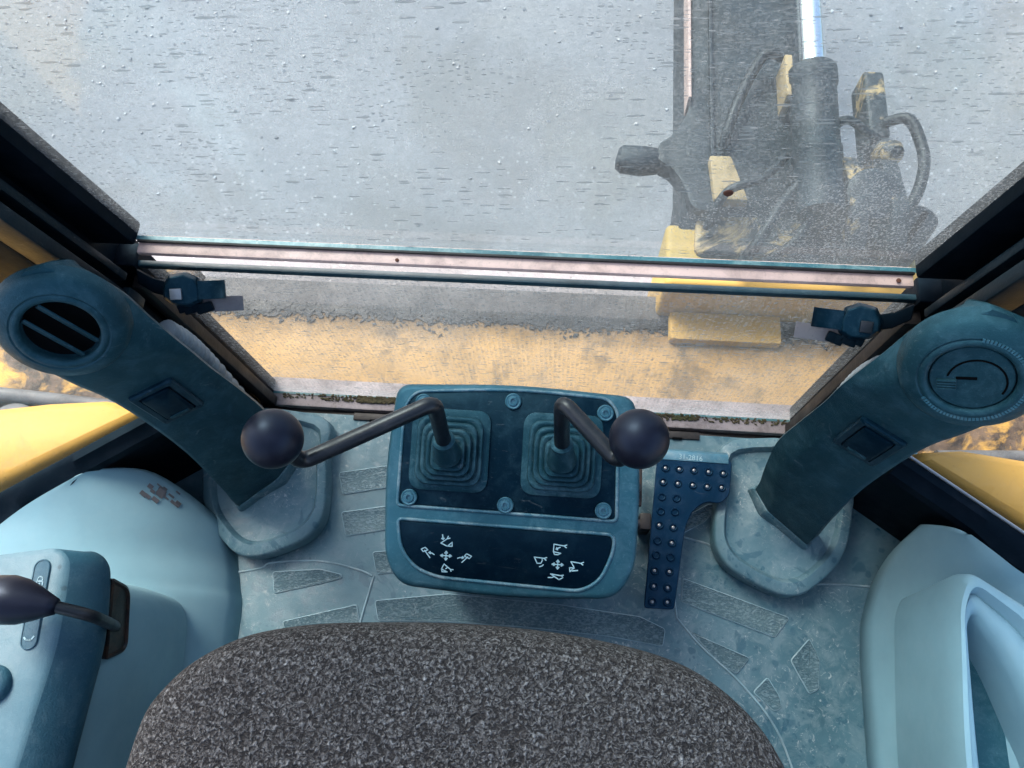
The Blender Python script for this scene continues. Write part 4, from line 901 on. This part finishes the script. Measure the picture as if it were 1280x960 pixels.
# pocket rim on the right
ro = [(0.532, -0.50), (0.524, -0.08), (0.546, 0.108), (0.566, 0.150), (0.660, 0.098), (0.705, -0.02), (0.705, -0.50)]
ri = [(0.566, -0.48), (0.561, -0.077), (0.566, 0.070), (0.576, 0.086), (0.612, 0.030), (0.648, -0.08), (0.650, -0.46)]
ro = round_poly(ro, [0.02, 0.08, 0.03, 0.02, 0.03, 0.04, 0.02], 5); ri = round_poly(ri, [0.01, 0.06, 0.012, 0.010, 0.03, 0.04, 0.01], 5)
def lr(t, z, k=0.0): return [(a + (c_ - a) * t, b + (d - b) * t, z + k * max(0, a - 0.55)) for (a, b), (c_, d) in zip(ro, ri)]
m = MB(); m.loft([lr(0.45, 0.10), lr(0.30, 0.18), lr(0.16, 0.252), lr(0.20, 0.280), lr(0.30, 0.292), lr(0.46, 0.293), lr(0.52, 0.284), lr(0.57, 0.276), lr(0.64, 0.281), lr(0.80, 0.280), lr(0.94, 0.273), lr(1.0, 0.252), lr(1.04, 0.19)], False, True)
m.build('pocket_rim', MT['panel'], RP, ang=60)
m = MB(); m.loft([[(a, b, 0.192) for a, b in inset(ri, -0.002)], [(a, b, 0.194) for a, b in inset(ri, -0.002)]]); m.build('pocket_floor', MT['console'], RP)
# torn label remains on the left panel, laid on its surface
from mathutils.bvhtree import BVHTree
_mo = LP.children[0]; _bm = bmesh.new(); _bm.from_mesh(_mo.data); _bt = BVHTree.FromBMesh(_bm); _bm.free()
m = MB(); rnd = random.Random(3)
for k in range(22):
    px_, py_ = -0.545 + rnd.gauss(0, 0.009), 0.190 + rnd.gauss(0, 0.006)
    hit_ = _bt.ray_cast(Vector((px_, py_, 1.0)) - LP.location, Vector((0, 0, -1)))
    if hit_[0] is None: continue
    nn_ = hit_[1] if hit_[1].z > 0 else -hit_[1]
    e1_ = nn_.cross(Vector((0.6, 0.8, 0))).normalized(); e2_ = nn_.cross(e1_)
    m.obox(hit_[0] + LP.location + nn_ * (0.0008 + 0.00004 * k), e1_, e2_, nn_, rnd.uniform(0.002, 0.007), rnd.uniform(0.001, 0.0035), 0.0003)
m.build('torn_label', MT['plateclear'], LP, smooth=False)

# ------------------------------------------------------------------ left pod with throttle lever
PD = empty('control_pod', (-0.57, -0.15, 0.15), 'grey blue control pod with printed icon strip on the left side panel', 'control pod')
oo = [(-0.70, 0.035), (-0.575, 0.062), (-0.485, 0.078), (-0.466, 0.062), (-0.456, 0.02), (-0.449, -0.03), (-0.452, -0.15), (-0.455, -0.50), (-0.70, -0.50)]
io = [(-0.69, 0.028), (-0.578, 0.056), (-0.505, 0.070), (-0.490, 0.060), (-0.484, 0.02), (-0.479, -0.03), (-0.487, -0.15), (-0.495, -0.49), (-0.69, -0.49)]
rads = [0.01, 0.03, 0.014, 0.012, 0.03, 0.03, 0.05, 0.01, 0.01]
oo2, io2 = round_poly(oo, rads, 5), round_poly(io, rads, 5)
m = MB()
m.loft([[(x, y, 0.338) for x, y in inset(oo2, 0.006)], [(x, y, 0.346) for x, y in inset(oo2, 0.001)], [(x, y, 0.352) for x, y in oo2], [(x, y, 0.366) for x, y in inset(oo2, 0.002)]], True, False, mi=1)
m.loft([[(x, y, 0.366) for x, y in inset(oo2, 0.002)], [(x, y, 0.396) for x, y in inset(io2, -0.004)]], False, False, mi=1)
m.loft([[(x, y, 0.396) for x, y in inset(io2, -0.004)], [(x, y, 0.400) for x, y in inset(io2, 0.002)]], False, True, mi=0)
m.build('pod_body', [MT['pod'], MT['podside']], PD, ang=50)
# skirt that blends the pod into the side panel
sk = [(-0.70, 0.010), (-0.60, 0.040), (-0.53, 0.056), (-0.492, 0.048), (-0.468, 0.015), (-0.458, -0.06), (-0.462, -0.3), (-0.465, -0.52), (-0.70, -0.52)]
sk = round_poly(sk, [0.02, 0.04, 0.03, 0.03, 0.03, 0.05, 0.05, 0.01, 0.01], 6)
m = MB(); m.loft([[(x, y, 0.09) for x, y in inset(sk, 0.012)], [(x, y, 0.17) for x, y in inset(sk, 0.006)], [(x, y, 0.25) for x, y in inset(sk, 0.004)], [(x, y, 0.305) for x, y in inset(sk, 0.005)], [(x, y, 0.337) for x, y in inset(sk, 0.012)], [(x, y, 0.345) for x, y in inset(sk, 0.03)]], False, True)
m.build('pod_skirt', MT['panel'], PD, ang=60)
# slot for the throttle lever
bzo = round_poly([(0.048, 0.348), (0.040, 0.298), (-0.034, 0.268), (-0.046, 0.318)], [0.006, 0.016, 0.016, 0.006], 5)
def bx(y, z, o_): return (-0.4665 - (0.34 - z) * 0.05 + o_, y, z)
m = MB(); m.loft([[bx(y, z, -0.012) for y, z in bzo], [bx(y, z, 0.006) for y, z in bzo], [bx(y, z, 0.0075) for y, z in inset(bzo, 0.003)], [bx(y, z, 0.0045) for y, z in inset(bzo, 0.005)]], True, True)
m.build('lever_slot', MT['rustreflect'], PD, ang=40)
# icon strip
a, b = Vector((-0.514, 0.050, 0.4012)), Vector((-0.506, -0.028, 0.4012)); d = (b - a).normalized(); sd_ = Vector((-d.y, d.x, 0))
def cap(r_, z): return [a + (-d * math.cos(t) + sd_ * math.sin(t)) * r_ + Vector((0, 0, z)) for t in [R(-90 + 180 * k / 10) for k in range(11)]] + [b + (d * math.cos(t) - sd_ * math.sin(t)) * r_ + Vector((0, 0, z)) for t in [R(-90 + 180 * k / 10) for k in range(11)]]
m = MB(); m.loft([cap(0.0098, -0.002), cap(0.0098, 0.0004), cap(0.0090, 0.0012), cap(0.0082, 0.0012), cap(0.0080, 0.0004)], False, True); sp_ = m.build('icon_strip', MT['podside'], PD, ang=30)
EZ = Vector((0, 0, 1)); ey_ = -d; ex_ = ey_.cross(EZ)
m = MB(); o0 = Vector((-0.5115, 0.034, 0.4020))
lock = [[(-5, 2), (-5, -5), (-3, -8), (3, -8), (5, -5), (5, 2), (-5, 2)], [(-4, 2), (-4, 6), (-2, 9), (2, 9), (4, 6), (4, 2)], [(0, -1), (0, -4)]]
strokes(m, lock, o0, ex_, ey_, EZ, 0.0007, 0.0011, 0.0003); m.build('symbol', MT['print'], sp_, smooth=False)
m = MB(); strokes(m, [[(-4, -3), (0, 3), (4, -3), (-4, -3)], [(-2, -2), (2, -2)]], Vector((-0.5100, 0.0195, 0.4020)), ex_, ey_, EZ, 0.0008, 0.0018, 0.0003); m.build('symbol', MT['print'], sp_, smooth=False)
m = MB(); strokes(m, [[(-6, 2), (-3, -1), (0, -1), (3, -1), (6, 3)]], Vector((-0.5062, -0.0265, 0.4020)), ex_, ey_, EZ, 0.0009, 0.0018, 0.0003); m.build('symbol', MT['print'], sp_, smooth=False)
# round black button near the picture edge
m = MB(); m.lathe([(0.020, -0.002), (0.020, 0.004), (0.016, 0.010), (0.008, 0.012), (0, 0.012)], (-0.532, -0.075, 0.400), (0, 0, 1), 28); m.build('push_button', MT['podside'], PD, ang=50)

TL = empty('throttle_lever', (-0.466, -0.005, 0.31), 'black throttle lever with a pear shaped knob over the control pod', 'lever')
pth = round_path([(-0.468, -0.007, 0.303), (-0.437, -0.004, 0.37), (-0.425, 0.003, 0.43), (-0.455, 0.009, 0.452), (-0.475, 0.0105, 0.458)], 0.02, 5)
m = MB(); q = [Vector(p) for p in pth]; m.tube(q, [0.0065] * len(q), 12); m.build('rod', MT['rod'], TL, ang=60)
kd = Vector((-1, 0.06, 0.10)).normalized()
m = MB(); m.lathe([(0.0, -0.002), (0.0085, 0.0), (0.0110, 0.006), (0.0175, 0.020), (0.0235, 0.036), (0.0255, 0.050), (0.0235, 0.064), (0.016, 0.074), (0.0, 0.078)], (-0.452, 0.009, 0.453), kd, 28); m.build('knob', MT['knob'], TL, ang=60)

# ------------------------------------------------------------------ yellow deck plates outside the corner windows
for s_, lab in ((-1, 'yellow painted deck plate outside the left corner window'), (1, 'yellow painted deck plate outside the right corner window')):
    D_ = empty('deck_plate', (s_ * 0.9, 0.2, 0.15), lab, 'deck plate', 'yellow deck plates beside the cab')
    q = [(0.56, 0.292), (0.575, 0.312), (0.63, 0.318), (0.72, 0.308), (0.85, 0.285), (1.10, 0.26), (1.30, 0.20), (1.32, -0.6), (0.775, -0.6), (0.80, 0.135), (0.775, 0.160)]
    q = [(s_ * a, b) for a, b in q]
    m = MB(); m.loft([[(a, b, 0.02) for a, b in q], [(a, b, 0.165) for a, b in q], [(a, b, 0.188) for a, b in inset(q, 0.004)], [(a, b, 0.198) for a, b in inset(q, 0.016)]], True, True)
    m.build('plate', MT['yellow'], D_, ang=50)
# ------------------------------------------------------------------ rear frame under the windows
RF = empty('rear_frame', (0, 0.65, -0.6), 'muddy yellow rear frame beam with a black slide rail below the lower window', 'machine frame')
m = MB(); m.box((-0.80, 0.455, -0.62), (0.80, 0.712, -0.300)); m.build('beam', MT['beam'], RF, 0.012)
m = MB(); m.box((-0.80, 0.7125, -0.58), (0.80, 0.785, -0.305)); m.build('slide_rail', MT['dustyrail'], RF, 0.008, noise=0.003, nscale=20)
m = MB(); rnd = random.Random(9)
for i in range(5200):
    x = rnd.uniform(-0.8, 0.8); sz = 0.0009 + 0.0028 * rnd.random() ** 1.5
    y = 0.716 - abs(rnd.gauss(0, 0.015 + 0.006 * mnoise.noise((x * 6, 0, 0)))) + 0.004
    m.obox((x, y, -0.2995 + sz * 0.2), Vector((1, rnd.uniform(-1, 1), 0)).normalized(), Vector((rnd.uniform(-.5, .5), 1, 0)).normalized(), Vector((0, 0, 1)), sz * 1.5, sz, sz * 0.6)
tag(m.build('caked_mud', MT['hosedark'], RF), kind='stuff')
m = MB(); m.box((-0.55, -0.9, -0.75), (0.55, 0.42, -0.10)); m.build('chassis', MT['black'], RF, 0.02)
for s_ in (-1, 1):
    m = MB(); m.box((min(s_ * 0.805, s_ * 1.6), 0.20, -0.60), (max(s_ * 0.805, s_ * 1.6), 0.80, -0.285)); m.build('side_bracket', MT['yellowmud'], RF, 0.02, 3)
    m = MB(); m.tube(catmull([(s_ * 1.5, 0.46, -0.262), (s_ * 1.2, 0.45, -0.262), (s_ * 1.0, 0.44, -0.262), (s_ * 0.82, 0.43, -0.264)], 6), 0.017, 12); m.build('pipe', MT['dustyrail'], RF)
    m = MB(); m.lathe([(0.06, 0), (0.06, 0.03), (0.045, 0.04), (0.03, 0.04), (0.028, 0.02), (0, 0.02)], (s_ * 1.12, 0.37, -0.286), (0, 0, 1), 28); m.build('flange', MT['dustyrail'], RF, ang=40)
    m = MB(); m.box((min(s_ * 0.88, s_ * 0.99), 0.37, -0.29), (max(s_ * 0.88, s_ * 0.99), 0.425, -0.235)); m.build('casting', MT['darksteel'], RF, 0.015, 3, noise=0.01, nscale=30)

# ------------------------------------------------------------------ kingpost and boom seen through the upper glass
KP = empty('kingpost', (0.5, 0.80, -0.9), 'yellow kingpost carriage on the slide rail below the boom', 'kingpost')
m = MB(); m.box((0.262, 0.736, -0.95), (0.775, 0.880, -0.150)); m.build('carriage', MT['yellowbright'], KP, 0.015, 3)
m = MB(); m.box((0.289, 0.668, -0.34), (0.530, 0.7355, -0.275)); m.build('clamp_plate', MT['yellowbright'], KP, 0.008)
for x in (0.615, 0.690):
    m = MB(); pr = round_poly([(0.77, -0.30), (0.77, -0.06), (0.85, -0.02), (0.99, -0.05), (1.04, -0.14), (1.0, -0.32)], 0.03, 4)
    m.loft([[(x - 0.016, y, z) for y, z in pr], [(x + 0.016, y, z) for y, z in pr]]); m.build('ear', MT['patchy'], KP, 0.004)
m = MB(); m.lathe([(0.040, 0), (0.040, 0.12), (0.030, 0.125), (0.0, 0.125)], (0.585, 0.92, -0.11), (1, 0, 0), 28); m.build('pin', MT['darksteel'], KP, ang=40)
m = MB(); m.lathe([(0.052, 0), (0.052, 0.03), (0.04, 0.036), (0.0, 0.036)], (0.645, 0.895, -0.060), (0.0, -0.2, 1), 28); m.build('pin_boss', MT['darksteel'], KP, ang=40)
m = MB(); pr = round_poly([(0.322, 0.80), (0.70, 0.80), (0.725, 0.90), (0.70, 1.02), (0.60, 1.05), (0.50, 1.10), (0.34, 1.10)], 0.03, 4)
m.prism(pr, -0.30, -0.135); m.build('swing_casting', MT['patchy'], KP, 0.012, 3, noise=0.006, nscale=14)
BM = empty('excavator_boom', (0.44, 0.9, -0.3), 'greasy dark excavator boom with chrome cylinder rod seen through the dirty upper window', 'boom')
m = MB()
m.loft([[(x0, y, zt - h), (x1, y, zt - h), (x1, y, zt), (x0, y, zt)] for y, x0, x1, zt, h in ((0.83, 0.285, 0.60, -0.17, 0.16), (0.93, 0.290, 0.59, -0.115, 0.22), (1.05, 0.306, 0.565, -0.10, 0.26), (1.6, 0.308, 0.565, -0.09, 0.28), (2.8, 0.31, 0.56, -0.07, 0.28))])
m.build('boom_beam', MT['darksteel'], BM, 0.008)
m = MB(); m.box((0.2985, 1.15, -0.14), (0.3045, 2.8, -0.078)); m.build('side_flange', MT['alu'], BM, 0.001)
m = MB(); m.box((0.345, 0.96, -0.12), (0.352, 2.8, -0.082)); m.build('weld_rib', MT['darksteel'], BM, 0.001)
m = MB(); m.lathe([(0.044, 0), (0.046, 0.01), (0.046, 0.12), (0.049, 0.125), (0.049, 0.145), (0.046, 0.15), (0.046, 0.30), (0.050, 0.305), (0.050, 0.335), (0.034, 0.34), (0.0, 0.34)], (0.545, 0.845, -0.045), (0, 1, 0.03), 28); m.build('cylinder_barrel', MT['darksteel'], BM, ang=40)
m = MB(); m.tube([(0.548, 1.17, -0.035), (0.548, 2.9, 0.02)], 0.027, 20); m.build('cylinder_rod', MT['chrome'], BM)
m = MB(); m.box((0.490, 1.12, -0.098), (0.506, 1.225, -0.030)); m.build('bracket', MT['yellowdirty'], BM, 0.003)
m = MB(); m.loft([[(0.350, 0.90, -0.115), (0.42, 0.90, -0.115), (0.42, 0.90, -0.085), (0.350, 0.90, -0.085)], [(0.340, 1.00, -0.11), (0.385, 1.00, -0.11), (0.385, 1.00, -0.075), (0.340, 1.00, -0.075)]]); m.build('gusset', MT['yellowdirty'], BM, 0.006)
m = MB(); m.lathe([(0.0, 0), (0.022, 0.002), (0.030, 0.012), (0.031, 0.055), (0.027, 0.085), (0.022, 0.10), (0.024, 0.13), (0.030, 0.15), (0.0, 0.15)], (0.150, 1.018, -0.125), (1, -0.02, 0), 24); m.build('stop_arm', MT['darksteel'], BM, ang=50, noise=0.006, nscale=35)
m = MB(); m.prism(round_poly([(0.312, 1.20), (0.300, 1.12), (0.262, 1.06), (0.238, 1.045), (0.236, 0.998), (0.265, 0.985), (0.292, 0.94), (0.308, 0.88), (0.36, 0.88), (0.36, 1.20)], 0.03, 4), -0.15, -0.097); m.build('pivot_ear', MT['darksteel'], BM, 0.006, 2)
m = MB(); m.box((0.668, 1.06, -0.15), (0.712, 1.23, -0.075)); vb = m.build('valve_block', MT['patchy'], BM, 0.010, 3)
m = MB(); m.lathe([(0.026, 0), (0.026, 0.06), (0.018, 0.07), (0, 0.07)], (0.680, 1.045, -0.10), (0.25, -0.4, 0.4), 18); m.build('elbow', MT['patchy'], vb, ang=50)
HS_ = [[(0.495, 1.239, -0.055), (0.470, 1.240, -0.045), (0.444, 1.227, -0.05), (0.40, 1.13, -0.06), (0.378, 1.06, -0.07), (0.372, 1.03, -0.09)],
       [(0.70, 1.09, -0.07), (0.735, 1.085, -0.05), (0.753, 1.04, -0.05), (0.756, 0.97, -0.05), (0.725, 0.885, -0.055), (0.66, 0.83, -0.07), (0.60, 0.80, -0.10)],
       [(0.511, 0.915, -0.04), (0.475, 0.87, -0.05), (0.430, 0.795, -0.08), (0.405, 0.768, -0.12)],
       [(0.55, 1.02, -0.06), (0.60, 1.06, -0.03), (0.65, 1.05, -0.05), (0.685, 1.04, -0.07)],
       [(0.49, 0.99, -0.06), (0.44, 0.93, -0.05), (0.37, 0.90, -0.06), (0.34, 0.85, -0.12)],
       [(0.54, 0.86, -0.05), (0.50, 0.80, -0.08), (0.44, 0.77, -0.12)], [(0.66, 1.03, -0.09), (0.62, 0.95, -0.05), (0.585, 0.90, -0.05), (0.55, 0.93, -0.04)]]
for i, h in enumerate(HS_):
    MB().tube(catmull(h, 8), 0.0115 if i < 3 else 0.009, 10).build('hydraulic_hose', MT['hosedark'], BM)
RB = MB()  # solid block standing in for a dark rounded shape of unknown nature
c = Vector((0.738, 0.843, -0.13)); e1 = Vector((0.55, 0.83, 0)).normalized(); e2 = Vector((-e1.y, e1.x, 0))
q = [c + e1 * x + e2 * y for x, y in round_poly([(-0.075, -0.034), (0.075, -0.034), (0.075, 0.034), (-0.075, 0.034)], 0.033, 6)]
RB.loft([[p + Vector((0, 0, -0.8)) for p in q], [p + Vector((0, 0, 0.03)) for p in q], [c + (p - c) * 0.86 + Vector((0, 0, 0.04)) for p in q]])
RS = empty('dark_rounded_block', (0.738, 0.843, -0.93), 'dark rounded block standing beside the kingpost, right of the boom', 'block')
RB.build('block_body', MT['darksteel'], RS, ang=50)
MB().obox(c + Vector((0, 0, 0.042)), e1, e2, Vector((0, 0, 1)), 0.055, 0.006, 0.004).build('slot', MT['hole'], RS, 0.002)
